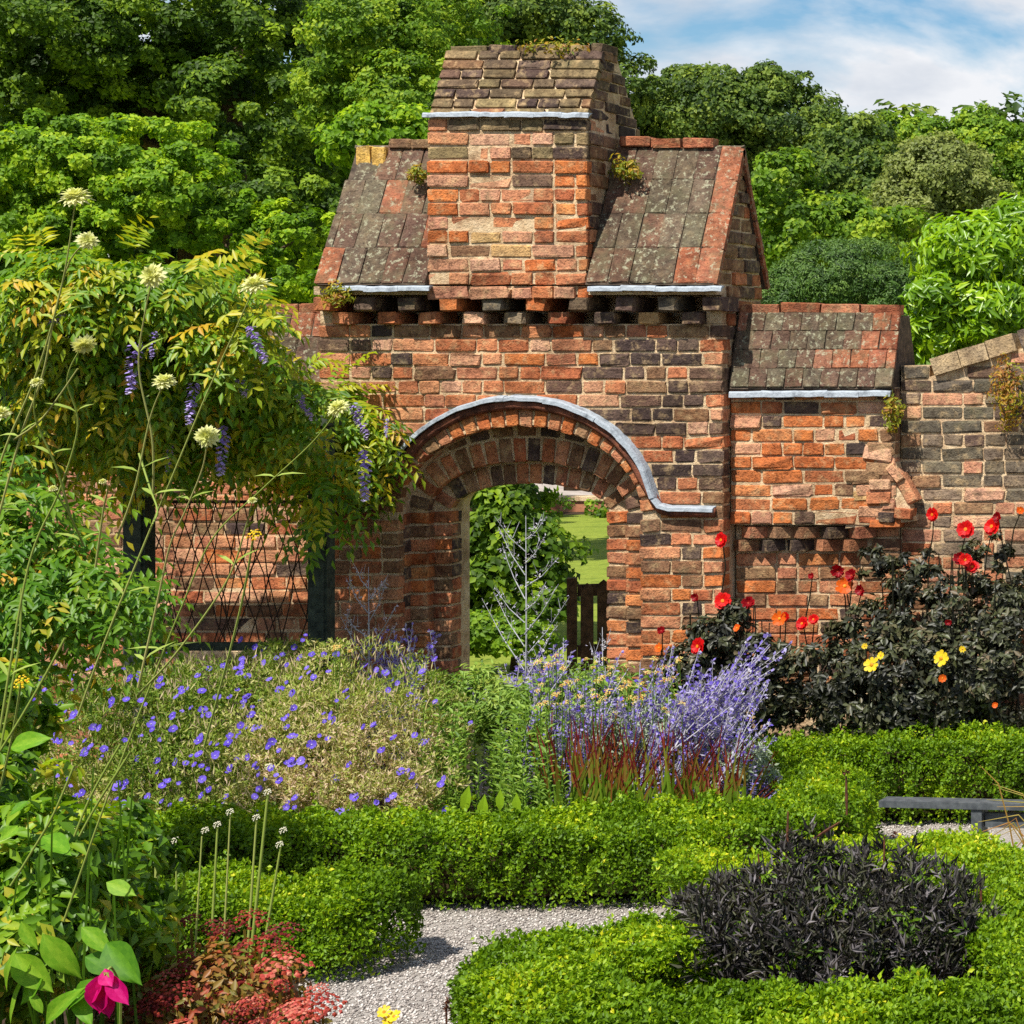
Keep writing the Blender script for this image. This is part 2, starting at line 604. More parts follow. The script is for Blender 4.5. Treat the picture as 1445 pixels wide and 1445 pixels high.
def pebbles():
    pts = []
    for (n, px0, px1, py0, py1) in ((13000, 420, 1010, 1268, 1450), (1500, 1225, 1400, 1143, 1195)):
        for _ in range(n):
            px, py = random.uniform(px0, px1), random.uniform(py0, py1)
            d = CZ * F / (py - HY)
            pts.append((CX + (px - VX) * d / F, d + CY))
    C = np.array(pts)
    n = len(C)
    base = np.array([[1, 0, 0], [0, 1, 0], [-1, 0, 0], [0, -1, 0], [0, 0, .8], [0, 0, -.4]], dtype=float)
    s = RNG.uniform(.0035, .0085, n)
    V = base[None] * s[:, None, None] * RNG.uniform(.7, 1.3, (n, 6, 1))
    a = RNG.uniform(0, 6.28, n)
    ca, sa = np.cos(a)[:, None], np.sin(a)[:, None]
    X = V[..., 0] * ca - V[..., 1] * sa
    Yv = V[..., 0] * sa + V[..., 1] * ca
    V = np.stack([X + C[:, 0:1], Yv + C[:, 1:2], V[..., 2] + .006], -1).reshape(-1, 3)
    Fb = np.array([[0, 1, 4], [1, 2, 4], [2, 3, 4], [3, 0, 4], [1, 0, 5], [2, 1, 5], [3, 2, 5], [0, 3, 5]])
    Fc = (Fb[None] + (np.arange(n) * 6)[:, None, None]).reshape(-1, 3)
    m, t, b = new_mat('pebble_stone')
    at = node(t, 'ShaderNodeAttribute', attribute_name='tint')
    r = ramp(t, at.outputs['Fac'], [(0, rgb(98, 90, 86)), (.3, rgb(152, 142, 134)), (.7, rgb(184, 174, 166)), (1, rgb(210, 204, 196))])
    t.links.new(r.outputs['Color'], b.inputs['Base Color'])
    b.inputs['Roughness'].default_value = .85
    tint = np.repeat(RNG.uniform(0, 1, n), 8)
    stuff(link('gravel', np_mesh('gravel', V, Fc, m, tint)), 'loose pale gravel stones lying on the path')
pebbles()

M_LAWN = noisy('mown_lawn', (90, 108, 34), (128, 140, 52), 2.2, .95, .8, .05, c3=(108, 126, 42))
sheet('lawn', [(-30, .75), (25, .75), (25, 19.6), (-30, 19.6)], .006, M_LAWN, 'sunlit lawn beyond the archway')
M_ROAD = noisy('pale_road', (150, 140, 132), (182, 170, 160), 4.0, .95, .4, .01)
sheet('road', [(-40, 21.4), (25, 21.4), (25, 26.5), (-40, 26.5)], .006, M_ROAD, 'pale track beyond the lawn')
M_MEADOW = noisy('rough_grass', (70, 96, 34), (104, 128, 46), 1.5, .95, .5, .05)
sheet('meadow', [(-120, 26.9), (120, 26.9), (120, 380), (-120, 380)], .006, M_MEADOW, 'rough grass under the trees beyond the wall')
M_FLAG = noisy('worn_paving', (120, 108, 96), (160, 146, 130), 10, .95, .5, .01)
sheet('threshold_pavement', [(-.5, -.3), (.6, -.3), (.6, .74), (-.5, .74)], .009, M_FLAG, 'worn paving under the archway')

# ------------------------------------------------------------------ the gateway
XC, ZS = .042, 1.56
A1, B1, A2, B2, A3, B3 = .66, .473, .548, .275, .432, .148
Y2, Y3, Y4 = .135, .21, .33
XO2, XO3 = -.022, -.045                       # the inner orders sit a little to the left
GX0, GX1 = -1.046, 1.146
ZE = 2.785                                    # top of the plain wall below the corbels is 2.58
XC0 = XC
gate = thing('brick_gateway', 'old red brick gateway with round arch, two tiled gables and square tower', 'gateway', (XC, .3, 0))

def slab_poly(x0, x1, zt, a, b, zs=ZS, n=28, dx=0.0):
    XC = XC0 + dx
    pts = [(x0, 0), (XC - a, 0)]
    for i in range(n + 1):
        th = math.pi * (1 - i / n)
        pts.append((XC + a * math.cos(th), zs + b * math.sin(th)))
    pts += [(XC + a, 0), (x1, 0), (x1, zt), (x0, zt)]
    return pts

core = MB()
core.prism_y(slab_poly(GX0 + .004, GX1 - .006, 2.588, A1 + .006, B1 + .008), .009, Y2 + .012)
core.prism_y(slab_poly(GX0 + .006, GX1 - .008, 2.586, A2 + .006, B2 + .008, dx=XO2), Y2 + .009, Y3 + .012)
core.prism_y(slab_poly(GX0 + .008, GX1 - .010, 2.796, A3 + .006, B3 + .008, dx=XO3), Y3 + .009, Y4 + .003)
core.prism_y(slab_poly(GX0 + .010, GX1 - .012, 2.794, .52, .2, dx=XO3), Y4, .60)
wall_core = core.build('wall_core', M_MORTAR, gate)

def front_pal(x, z):
    px, py = 722 + x * 260, 1130 - z * 260
    if py < 478 and px < 760:
        return pick(red=.45, pink=.2, dark=.2, brown=.2)
    if px < 575:
        if py < 620:
            return pick(red=.4, dark=.32, brown=.16, pink=.14)
        return pick(red=.5, orange=.3, brown=.2)
    if px > 845 and py < 690:
        return pick(dark=.52 if px > 880 else .35, red=.28, brown=.16, pink=.08)
    if py < 520:
        return pick(red=.62, pink=.16, brown=.12, orange=.1)
    if py > 690:
        return pick(red=.46, orange=.2, brown=.26, dark=.1)
    return pick(red=.6, pink=.2, brown=.12, dark=.08)

ae, be = A1 + .112, B1 + .125
def arch_half(z):
    if z <= ZS:
        return A1
    q = (z - .01 - ZS) / be
    return ae * math.sqrt(max(0, 1 - q * q)) if q < 1 else 0
def zwall(z0, z1):
    rows = int(round((z1 - z0) / COURSE))
    for r in range(rows):
        za, zb = z0 + r * COURSE, z0 + (r + 1) * COURSE
        h = arch_half(za + .03)
        if h > 0:
            lay(wall_core, za, zb, lambda z: GX0, lambda z: XC - h + .004, 0.0, front_pal)
            lay(wall_core, za, zb, lambda z: XC + h - .004, lambda z: GX1, 0.0, front_pal, deep_end=1.7)
        else:
            lay(wall_core, za, zb, lambda z: GX0, lambda z: GX1, 0.0, front_pal, deep_end=1.7)
z_top = 2.585
zwall(z_top - 26 * COURSE, z_top)

def ring(a, b, radial, Y, name, pal, thick=.062, gap=.012, zs=ZS, off=0.0, th0=0, th1=math.pi, yj=.004, dx=0.0):
    """Voussoirs set along an ellipse."""
    N = 720
    pts, s = [], [0]
    for i in range(N + 1):
        th = th0 + (th1 - th0) * i / N
        pts.append((a * math.cos(th), b * math.sin(th), th))
        if i:
            s.append(s[-1] + math.hypot(pts[i][0] - pts[i - 1][0], pts[i][1] - pts[i - 1][1]))
    cnt = max(1, round(s[-1] / (thick + gap)))
    step = s[-1] / cnt
    j = 0
    for k in range(cnt):
        t = (k + .5) * step
        while s[j] < t:
            j += 1
        x, z, th = pts[j]
        nx, nz = math.cos(th) / a, math.sin(th) / b
        q = math.hypot(nx, nz)
        nx, nz = nx / q, nz / q
        cx, cz = XC + dx + x + nx * (off + radial / 2), zs + z + nz * (off + radial / 2)
        ang = math.atan2(nz, nx)
        rot = Matrix.Rotation(-ang, 4, 'Y')
        put_brick(wall_core, name, (cx, Y + random.uniform(-yj, yj), cz), radial, step - gap, pal(), rot)
op = lambda: pick(orange=.5, red=.4, brown=.15)
dk = lambda: pick(red=.4, brown=.3, dark=.3)
ring(A1, B1, .105, -.004, 'voussoir', op)
ring(A2, B2, .128, Y2, 'voussoir', dk, gap=.010, dx=XO2)
ring(A2, B2, .062, Y2 - .001, 'voussoir', dk, thick=.1, gap=.01, off=.14, th0=.16, th1=math.pi - .16, dx=XO2)
ring(A3, B3, .108, Y3, 'voussoir', dk, gap=.009, dx=XO3)
# jambs of the two inner orders
for r in range(14):
    z = ZS - (r + .5) * COURSE
    for sgn in (-1, 1):
        c = (lambda: pick(orange=.45, red=.35, brown=.2)) if sgn < 0 else (lambda: pick(orange=.3, red=.3, brown=.3, dark=.1))
        for a, Y, dx in ((A2, Y2, XO2), (A3, Y3, XO3)):
            ln = .118
            put_brick(wall_core, 'brick', (XC + dx + sgn * (a + ln / 2 - .004), Y + random.uniform(-.005, .004), z), ln, .062, c(), Matrix.Rotation(random.uniform(-.02, .02), 4, 'Y'), 1.15)
lay(wall_core, ZS - 14 * COURSE, ZS, lambda z: Y3 + .012, lambda z: Y4, XC + XO3 - A3 + .002, lambda y, z: pick(dark=.7, red=.4), side='x', yj=.003)  # mostly dark bricks: the shade of this reveal is put into their colour
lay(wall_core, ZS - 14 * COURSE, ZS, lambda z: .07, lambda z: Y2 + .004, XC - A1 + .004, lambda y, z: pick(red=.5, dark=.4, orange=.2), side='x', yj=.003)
# moulded brick hood and its lead cover
ZH, AH, BH = 1.577, .735, .605
def hood_pts(da, db, dy):
    pts = []
    for i in range(0, 41):
        th = math.pi * (1 - i / 40)
        th = math.pi - .42 + (0.36 - (math.pi - .42)) * i / 40
        pts.append((XC + (AH + da) * math.cos(th), dy, ZH + (BH + db) * math.sin(th)))
    tail = [(926, 703), (934, 714), (948, 718), (975, 718), (1010, 719)]
    right = [(*XZ(x, y)[:1], dy, XZ(x, y)[1] + db * .5) for x, y in tail]
    left = [(2 * XC - p[0], p[1], p[2]) for p in right[::-1]]
    return left + pts + right
mb = MB()
mb.tube(hood_pts(-.032, -.032, -.008), .028, 7)
mb.build('hood_moulding', M_MOULD, gate, True)
hp = hood_pts(.006, .006, 0)
PROF = [(.012, .016), (-.038, .009), (-.050, .003), (-.052, -.015), (-.044, -.017), (-.012, -.005)]
nseg = 9
mb = MB()
for k in range(nseg):
    a, b = int(len(hp) * k / nseg), min(len(hp), int(len(hp) * (k + 1) / nseg) + 2)
    g = 1 + (.07 if k % 2 else 0) + random.uniform(-.03, .03)
    q = [(x, y + random.uniform(-.003, .002), z + random.uniform(-.003, .003)) for x, y, z in hp[a:b]]
    mb.sweep(q, [(y * g, o * g) for y, o in PROF])
mb.build('lead_hood_cover', M_LEAD, gate)

# corbel table under the eaves
def corbel(px, py, w_, h_, Yf, col):
    p = P(px, py, Yf)
    put_brick(gate, 'corbel', (p.x, Yf, p.z), w_, h_, col, Matrix.Rotation(random.uniform(-.06, .06), 4, 'Y'), (0.16 - Yf) / .062)
for px, k in ((455, 'red'), (513, 'dark'), (574, 'dark'), (633, 'orange'), (693, 'grey'), (755, 'orange'), (816, 'moss'), (881, 'dark'), (941, 'grey'), (1004, 'dark')):
    corbel(px, 429, .108, .078, -.092, jit(random.choice(PAL[k])))
for px, k in ((482, 'red'), (546, 'red'), (604, 'red'), (667, 'pink'), (725, 'grey'), (787, 'red'), (852, 'dark'), (914, 'tan'), (975, 'dark')):
    corbel(px, 449, .112, .066, -.045, jit(random.choice(PAL[k])))
mb = MB()
mb.box(GX0 + .02, GX1 - .004, -.084, .02, 2.745, 2.791)
mb.box(GX0 + .03, GX1 - .012, .022, .5, 2.772, 2.80)
for xe in (GX0 + .004, GX1 - .09):
    mb.box(xe, xe + .08, .006, .25, 2.59, 2.772)
eave = mb.build('eaves_course', M_MORTAR, gate)

# ------------------------------------------------------------------ tower
TX0, TX1, TY0, TY1 = -.406, .452, -.1, .60
tower = MB()
tower.box(TX0 + .009, TX1 - .009, TY0 + .009, TY1 - .009, 2.802, 3.70)
zc0, zc1 = 3.70, P(0, 70, .1).z
tower.prism_x([(TY0 + .02, zc0), (TY1 - .02, zc0), (.30, zc1 - .01), (.11, zc1 - .01)], TX0 + .012, TX1 - .012)
tower = tower.build('tower', M_MORTAR, gate)
def tower_pal(x, z):
    px, py = 722 + x * 262, 480 - (z - 2.5) * 262
    if py < 235:
        return pick(moss=.5, dark=.25, red=.2, pink=.15)
    if px > 780 and py < 330:
        return pick(orange=.6, red=.3, pink=.2)
    if py < 330:
        return pick(red=.4, orange=.25, pink=.25, brown=.12, dark=.06)
    return pick(pink=.3, tan=.06, orange=.22, red=.4, brown=.1)
lay(tower, 2.792 - COURSE, 3.70, lambda z: TX0, lambda z: TX1, TY0, tower_pal, yj=.011)
roof_z = lambda y: 2.80 + (y + .13) * (3.58 - 2.80) / .40 if y < .27 else 3.58 - (y - .27) * 1.95
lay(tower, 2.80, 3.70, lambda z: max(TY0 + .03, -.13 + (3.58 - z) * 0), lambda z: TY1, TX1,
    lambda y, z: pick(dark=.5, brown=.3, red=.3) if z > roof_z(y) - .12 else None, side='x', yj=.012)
# sloped cap
cs = math.atan2(zc1 - zc0, .2)
nrow = 7
for r in range(nrow):
    f = (r + .5) / nrow
    y, z = TY0 + .2 * f, zc0 + (zc1 - zc0) * f
    x = TX0 + .004
    while x < TX1 - .03:
        l = random.choice((.215, .104, .17))
        if TX1 - x < l + .05:
            l = TX1 - x
        c = pick(moss=.55, dark=.3, brown=.2)
        put_brick(tower, 'coping_brick', (x + l / 2, y + random.uniform(-.006, .006), z), l, .052, c, Matrix.Rotation(-(math.pi / 2 - cs), 4, 'X'), .8)
        x += l + .012
for r in range(7):
    f = (r + .5) / 7
    ya, yb = TY0 + .2 * f + .04, TY1 - .3 * f - .01
    z = zc0 + (zc1 - zc0) * f
    x = ya
    while x < yb - .03:
        l = min(random.choice((.16, .104)), yb - x)
        put_brick(tower, 'coping_brick', (TX1 + random.uniform(-.008, .008) - .006, x + l / 2, z), l, .05, pick(dark=.5, moss=.4, brown=.3), Matrix.Rotation(math.pi / 2, 4, 'Z'))
        x += l + .012
# ragged top course
x = TX0 + .02
while x < TX1 - .05:
    l = random.choice((.2, .11, .15))
    l = min(l, TX1 - x)
    put_brick(tower, 'coping_brick', (x + l / 2, .10, zc1 + random.uniform(-.006, .012)), l, .05, pick(moss=.7, dark=.3), Matrix.Rotation(random.uniform(-.05, .05), 4, 'Y'), 3.2)
    x += l + .01

def lead_strip(x0, x1, Y, z, parent, r=.017, h=.03):
    mb = MB()
    n = max(2, round((x1 - x0) / .16))
    prof = [(.03, .012), (-r * .6, .010), (-r, .002), (-r - .003, -h * .55), (-r + .004, -h * .6), (.0, -.002)]
    for k in range(n):
        a, b = x0 + (x1 - x0) * k / n, x0 + (x1 - x0) * (k + 1) / n + .012
        g = 1 + (.1 if k % 2 else 0) + random.uniform(-.04, .04)
        dz = random.uniform(-.003, .003)
        pts = [(a + (b - a) * i / 4, Y + random.uniform(-.002, .002), z + dz + random.uniform(-.0025, .0025)) for i in range(5)]
        mb.sweep(pts, [(y * g, o * g) for y, o in prof])
    mb.build('lead_flashing', M_LEAD, parent)
lead_strip(TX0 - .012, TX1 + .01, TY0 - .01, 3.715, gate, .02, .03)
zl = P(0, 406, -.13).z
lead_strip(P(470, 0, -.13).x, P(604, 0, -.13).x, -.125, zl, gate)
lead_strip(P(830, 0, -.13).x, P(1016, 0, -.13).x, -.125, zl, gate)

# ------------------------------------------------------------------ tiled gables
def tile_slope(parent, x0, x1, ye, ze, yr, zr, rows, tw, pal, stagger=.5, skip=None, name='tile'):
    sl = Vector((0, yr - ye, zr - ze))
    ln = sl.length
    ang = math.atan2(zr - ze, yr - ye)
    rot = Matrix.Rotation(-(math.pi / 2 - ang), 4, 'X')
    rh = ln / rows
    for r in range(rows):
        c = Vector((0, ye, ze)) + sl * ((r + .5) / rows)
        x = x0
        n = max(1, round((x1 - x0) / tw))
        ww = (x1 - x0) / n
        offs = (ww * stagger if r % 2 else 0)
        xs = [x0] + [x0 + offs + i * ww for i in range(1 if offs == 0 else 0, n + 1)]
        xs = sorted(set(round(q, 4) for q in xs if x0 <= q <= x1 + .001))
        if xs[-1] < x1 - .02:
            xs.append(x1)
        for a, b in zip(xs[:-1], xs[1:]):
            if b - a < .02:
                continue
            xm = (a + b) / 2
            if skip and skip(xm, r):
                continue
            tilt = Matrix.Rotation(random.uniform(-.015, .015), 4, 'Y') @ Matrix.Rotation(.02 + random.uniform(-.012, .012), 4, 'X')
            put_brick(parent, name, c + Vector((xm, random.uniform(-.004, .002), 0)), b - a - .0025, rh - .001, pal(xm, r), rot @ tilt, 1.0, TL)

def tpal(terra, lich):
    def f(x, r):
        if terra(x, r):
            return jit(random.choice([rgb(156, 98, 78), rgb(146, 88, 68), rgb(168, 116, 94)]))
        return jit(random.choice([rgb(98, 76, 66), rgb(108, 80, 68), rgb(90, 76, 64), rgb(104, 90, 76), rgb(98, 88, 74)]), .12)
    return f
YE, ZEV, YR, ZR = -.13, 2.81, .27, 3.575
gab = MB()
gab.prism_x([(YE + .05, ZEV - .01), (YR, ZR - .05), (.62, ZEV - .01)], GX0 + .05, GX1 - .014)
gable = gab.build('gable', M_MORTAR, gate)
roofL = MB()
roofL.prism_x([(YE + .006, ZEV - .012), (YR, ZR - .014), (.67, ZEV - .012), (.64, ZEV - .02), (YR, ZR - .05), (YE + .05, ZEV - .02)], -.985, TX0 - .002)
roofL = roofL.build('roof', M_TILEBED, gate)
roofR = MB()
roofR.prism_x([(YE + .006, ZEV - .012), (YR, ZR - .014), (.67, ZEV - .012), (.64, ZEV - .02), (YR, ZR - .05), (YE + .05, ZEV - .02)], TX1 + .002, 1.148)
roofR = roofR.build('roof', M_TILEBED, gate)
tile_slope(roofL, -1.0, TX0 - .004, YE, ZEV, YR, ZR, 4, .125, tpal(lambda x, r: x < -.85 and r == 0 or random.random() < .06, 1), stagger=.35, skip=lambda x, r: r == 3 and x < -.93)
tile_slope(roofR, TX1 + .004, 1.155, YE, ZEV, YR, ZR, 4, .108, tpal(lambda x, r: x > 1.05 or (x > .95 and r == 0), 1), stagger=0.0)
tile_slope(roofR, TX1 + .004, 1.155, .67, ZEV, YR + .002, ZR, 4, .22, tpal(lambda x, r: False, 1), stagger=0.0)
tile_slope(roofL, -1.0, TX0 - .004, .67, ZEV, YR + .002, ZR, 4, .22, tpal(lambda x, r: False, 1), stagger=0.0)
# golden broken tile piece at the left end of the ridge, ridge bricks
def ridge(parent, x0, x1, Y, z, n, cols, h=.055, name='ridge_brick'):
    for i in range(n):
        a, b = x0 + (x1 - x0) * i / n, x0 + (x1 - x0) * (i + 1) / n
        put_brick(parent, name, ((a + b) / 2, Y - .03, z + random.uniform(-.006, .006)), b - a - .008, h, jit(rgb(*random.choice(cols))), Matrix.Rotation(random.uniform(-.02, .02), 4, 'Y'), 1.4)
TERRA = [(160, 100, 78), (150, 90, 70), (170, 112, 88)]
ridge(roofR, .48, 1.0, YR, ZR + .02, 3, TERRA)
ridge(roofL, -.97, -.80, YR - .02, ZR - .06, 2, [(206, 166, 96), (214, 178, 110)], .12)
ridge(roofL, -.80, -.42, YR, ZR + .012, 3, [(150, 92, 70), (120, 92, 72), (130, 110, 84)], .05)
# bricks of the right-hand gable end and of the wall below it
def roof_in(z):
    t = max(0, (ZR - .04 - z) / (ZR - ZEV))
    return YR - .36 * t, YR + .36 * t
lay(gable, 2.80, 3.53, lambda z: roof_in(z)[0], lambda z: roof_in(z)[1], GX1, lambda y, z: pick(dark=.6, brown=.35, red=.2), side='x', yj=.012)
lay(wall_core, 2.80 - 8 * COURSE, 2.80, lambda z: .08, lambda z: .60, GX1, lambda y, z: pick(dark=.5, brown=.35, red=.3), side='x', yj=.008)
# verge tiles down the gable edge
for fb in (0, 1):
    for r in range(4):
        f = (r + .5) / 4
        y = YE + (YR - YE) * f if fb == 0 else .67 + (YR - .67) * f
        z = ZEV + (ZR - ZEV) * f
        ang = math.atan2(ZR - ZEV, YR - YE) * (1 if fb == 0 else -1)
        M = Matrix.Translation((1.158, y, z - .012)) @ Matrix.Rotation(ang, 4, 'X')
        mb = MB()
        mb.box(-.012, .006, -.104, .104, -.028, .006)
        o = mb.build('verge_tile', M_TILE, roofR, M=M)
        o.color = jit(rgb(150, 90, 70))

# the 300 bricks of the gateway that show largest stay single parts; the rest (side faces, hidden and low ones) are joined
def join_small(root, keep):
    inv = [o for o in bpy.data.objects if o.name.split('.')[0] == 'brick' and o.type == 'MESH' and o.parent and (o.parent == root or o.parent.parent == root)]
    def rank(o):
        M = WORLD[o.name]
        p = M.translation
        px = VX + (p.x - CX) * F / (p.y - CY)
        py = HY - (p.z - CZ) * F / (p.y - CY)
        area = M.to_scale().x * (2 if o.data in BR_S or o.data in BR_R else 1)
        if abs(M.to_euler().z) > .5:
            area *= .1
        if py > 925 or (px < 560 and 520 < py < 690) or (px < 445 and not 690 < py < 925):
            area *= .3
        if px < 130:
            area *= .1
        return area
    inv.sort(key=rank, reverse=True)
    V, Fs, Cs, n = [], [], [], 0
    par = inv[0].parent
    for o in inv[keep:]:
        me, M = o.data, WORLD[o.name]
        V += [tuple(M @ v.co) for v in me.vertices]
        Fs += [tuple(i + n for i in p.vertices) for p in me.polygons]
        Cs += [tuple(o.color)] * len(me.polygons)
        n += len(me.vertices)
        bpy.data.objects.remove(o)
    me = bpy.data.meshes.new('brickwork')
    me.from_pydata(V, [], Fs)
    a = me.attributes.new('piece_colour', 'FLOAT_COLOR', 'FACE')
    a.data.foreach_set('color', np.array(Cs, dtype=np.float32).ravel())
    me.materials.append(M_BRICKS)
    link('brickwork', me, root)['kind'] = 'stuff'
lay(wall_core, z_top - 34 * COURSE, z_top - 26 * COURSE, lambda z: GX0, lambda z: XC - A1, 0.0, front_pal)
lay(wall_core, z_top - 34 * COURSE, z_top - 26 * COURSE, lambda z: XC + A1, lambda z: GX1, 0.0, front_pal)
join_small(gate, 298)

# ------------------------------------------------------------------ side bays (one either side of the gateway)
def side_bay(label, x0, x1, full, name='wall_bay'):
    th = thing(name, label, 'wall', ((x0 + x1) / 2, .35, 0), 'small roofed wall bays beside the gateway')
    c = MB()
    c.box(x0, x1 - .006, .109, .50, 1.49 if full else 1.9, 2.24)
    c.box(x0 - .002, x1 - .004, .189, .505, 0, 1.49 if full else 1.9)
    c = c.build('wall_core', M_MORTAR, th)
    zt = 1.49 + 10 * COURSE
    if full:
        lay(c, 1.49, zt, lambda z: x0, lambda z: x1, .1, lambda x, z: pick(orange=.6, red=.32, pink=.1, dark=.06) if x < x1 - .22 + random.uniform(-.1, .1) else pick(brown=.4, dark=.25, pink=.3), yj=.008, deep_end=1.6)
        # dogtooth courses
        for row, (zz, off) in enumerate(((1.445, .06), (1.372, 0.0))):
            x = x0 + .05 + off
            while x < x1 - .14:
                mb = MB()
                s_ = .052
                mb.box(-s_, s_, -s_, s_, -.03, .03)
                M = Matrix.Translation((x, .165 if row == 0 else .185, zz)) @ Matrix.Rotation(R(45), 4, 'Z') @ Matrix.Rotation(random.uniform(-.04, .04), 4, 'Y')
                o = mb.build('dogtooth_brick', M_BRICK, c, M=M)
                o.color = pick(brown=.5, red=.3, dark=.2)
                x += random.uniform(.138, .158)
        lay(c, 1.335, 1.335 + 2 * COURSE, lambda z: x1 - .15, lambda z: x1, .175, lambda x, z: pick(red=.5, brown=.4, dark=.1))
        lay(c, 1.33 - 10 * COURSE, 1.33, lambda z: x0, lambda z: x1, .18, lambda x, z: pick(red=.5, brown=.35, orange=.12, dark=.08))
    else:
        lay(c, 1.80 - 13 * COURSE, 1.80, lambda z: x0, lambda z: x1, .18, lambda x, z: pick(red=.5, pink=.28, orange=.12, brown=.12, dark=.06), yj=.008)
    rf = MB()
    ye, ze, yr, zr = .05, 2.245, .2, 2.655
    rf.prism_x([(ye + .008, ze - .012), (yr, zr - .02), (.40, zr - .02), (.56, ze - .012), (ye + .05, ze - .02)], x0 + .004, x1 - .008)
    rf = rf.build('roof', M_TILEBED, th)
    tp = tpal(lambda x, r: (x > x1 - .12 and r >= 1) or random.random() < .1, 1)
    tile_slope(rf, x0 + .01, x1, ye, ze, yr, zr, 4 if full else 3, .098 if full else .13, tp, stagger=.5)
    ridge(rf, x0 + .01, x1, yr + .03, zr + .018, 4, TERRA, .058)
    lead_strip(x0 + .01, x1 - .02, .062, 2.213, th, .017, .04)
    return th, c
bayR, bayRc = side_bay('orange brick wall bay with small tiled roof against the gateway, red dahlias before it', 1.152, 2.05, True)
bayL, bayLc = side_bay('brick wall bay behind the black wire trellis, its small tiled roof half under wisteria', -1.95, -1.05, False)

# broken sloping brick kneeler at the corner of the right bay
kn = MB()
kn.prism_y([(*XZ(1195, 745, .14),), (*XZ(1292, 735, .14),), (*XZ(1262, 640, .14),), (*XZ(1235, 628, .14),), (*XZ(1210, 670, .14),)], .115, .26)
kn = kn.build('broken_kneeler', M_MORTAR, bayR)
for px, py, l, h, a, k in ((1238, 640, .15, .075, .12, 'pink'), (1240, 662, .14, .07, .1, 'brown'), (1214, 676, .10, .06, -.08, 'brown'), (1242, 684, .12, .06, 0, 'pink'),
                           (1240, 703, .13, .065, 0, 'red'), (1277, 690, .17, .06, 1.05, 'red'), (1263, 668, .11, .05, .9, 'pink'), (1236, 722, .20, .062, 0, 'pink'), (1275, 725, .10, .06, .08, 'red'),
                           (1215, 700, .09, .055, -.05, 'tan'), (1248, 739, .17, .05, 0, 'orange')):
    p = P(px, py, .1)
    put_brick(kn, 'brick', (p.x, .095 + random.uniform(-.01, .01), p.z), l, h, jit(random.choice(PAL[k])), Matrix.Rotation(a, 4, 'Y'), 1.5)

# ------------------------------------------------------------------ garden walls
wr = thing('garden_wall', 'grey weathered brick garden wall with its cream coping sloping up', 'wall', (2.8, .4, 0))
pt = lambda px, py: XZ(px, py, .2)
wp = [(2.052, 0), (3.9, 0), (3.9, 2.86)] + [pt(1445, 490), pt(1311, 532), (pt(1311, 532)[0], 2.36), (2.052, 2.36)]
c = MB()
c.prism_y(wp, .209, .56)
wrc = c.build('wall_core', M_MORTAR, wr)
def wr_top(z):
    return 0
xs_ = pt(1311, 532)[0]
slope = (pt(1445, 490)[1] - pt(1311, 532)[1]) / (pt(1445, 490)[0] - xs_)
def xl_r(z):
    lim = 2.056
    zlim = pt(1311, 532)[1]
    if z > zlim + .02:
        return None
    return lim
def wr_pal(x, z):
    if z < 1.62:
        return pick(pink=.35, red=.25, grey=.3, brown=.2)
    if z > 2.1:
        return pick(grey=.6, dark=.2, pink=.15)
    return pick(grey=.72, dark=.1, pink=.1, brown=.1)
zt = pt(1311, 532)[1] - .01
lay(wrc, zt - 24 * COURSE, zt, lambda z: 2.056, lambda z: 2.95, .2, wr_pal, yj=.006)
lay(wrc, zt, zt + COURSE, lambda z: 2.056, lambda z: xs_ - .005, .2, lambda x, z: pick(dark=.6, grey=.4))
for k in range(1, 4):
    xa = xs_ + k * COURSE / slope
    lay(wrc, zt + (k - 1) * COURSE, zt + k * COURSE, lambda z: xa - .03, lambda z: 3.1, .2, wr_pal)
cop = [(178, 152, 124), (190, 164, 134), (172, 144, 116), (104, 92, 84), (186, 160, 132), (180, 150, 120)]
ang = math.atan(slope)
for i in range(7):
    s0 = .02 + i * .16
    x = xs_ + (s0 + .08) * math.cos(ang)
    z = pt(1311, 532)[1] + (s0 + .08) * math.sin(ang) + .05
    mb = MB()
    hl = .077 if i != 3 else .05
    mb.box(-hl, hl, 0, .39, -.052, .045 + random.uniform(-.005, .008))
    o = mb.build('coping_stone', M_BRICK, wr, M=Matrix.Translation((x, .175 + random.uniform(-.008, .008), z)) @ Matrix.Rotation(-ang + random.uniform(-.03, .03), 4, 'Y'))
    o.color = jit(rgb(*cop[i % 6]), .05)

wl = thing('garden_wall', 'brick garden wall largely hidden by wisteria and the bushes beside the trellis', 'wall', (-3, .4, 0))
c = MB()
c.box(-6.5, -1.955, .209, .56, 0, 2.34)
wlc = c.build('wall_core', M_MORTAR, wl)
lay(wlc, .45, .45 + 17 * COURSE, lambda z: -2.75, lambda z: -1.956, .2, lambda x, z: pick(red=.5, pink=.3, brown=.2))
lay(wlc, .9 - 12 * COURSE, .45, lambda z: -6.4, lambda z: -1.956, .2, lambda x, z: pick(red=.5, pink=.3, brown=.2))
lay(wlc, .45, .45 + 17 * COURSE, lambda z: -6.4, lambda z: -2.755, .2, lambda x, z: pick(red=.5, pink=.3, brown=.2))
lay(wlc, .45 + 17 * COURSE, .45 + 25 * COURSE, lambda z: -6.4, lambda z: -1.956, .2, lambda x, z: pick(red=.5, pink=.3, brown=.2))
join_small(wl, 90)
mb = MB()
mb.box(-6.5, -1.957, .17, .6, 2.34, 2.42)
mb.build('coping', M_MORTAR, wl)

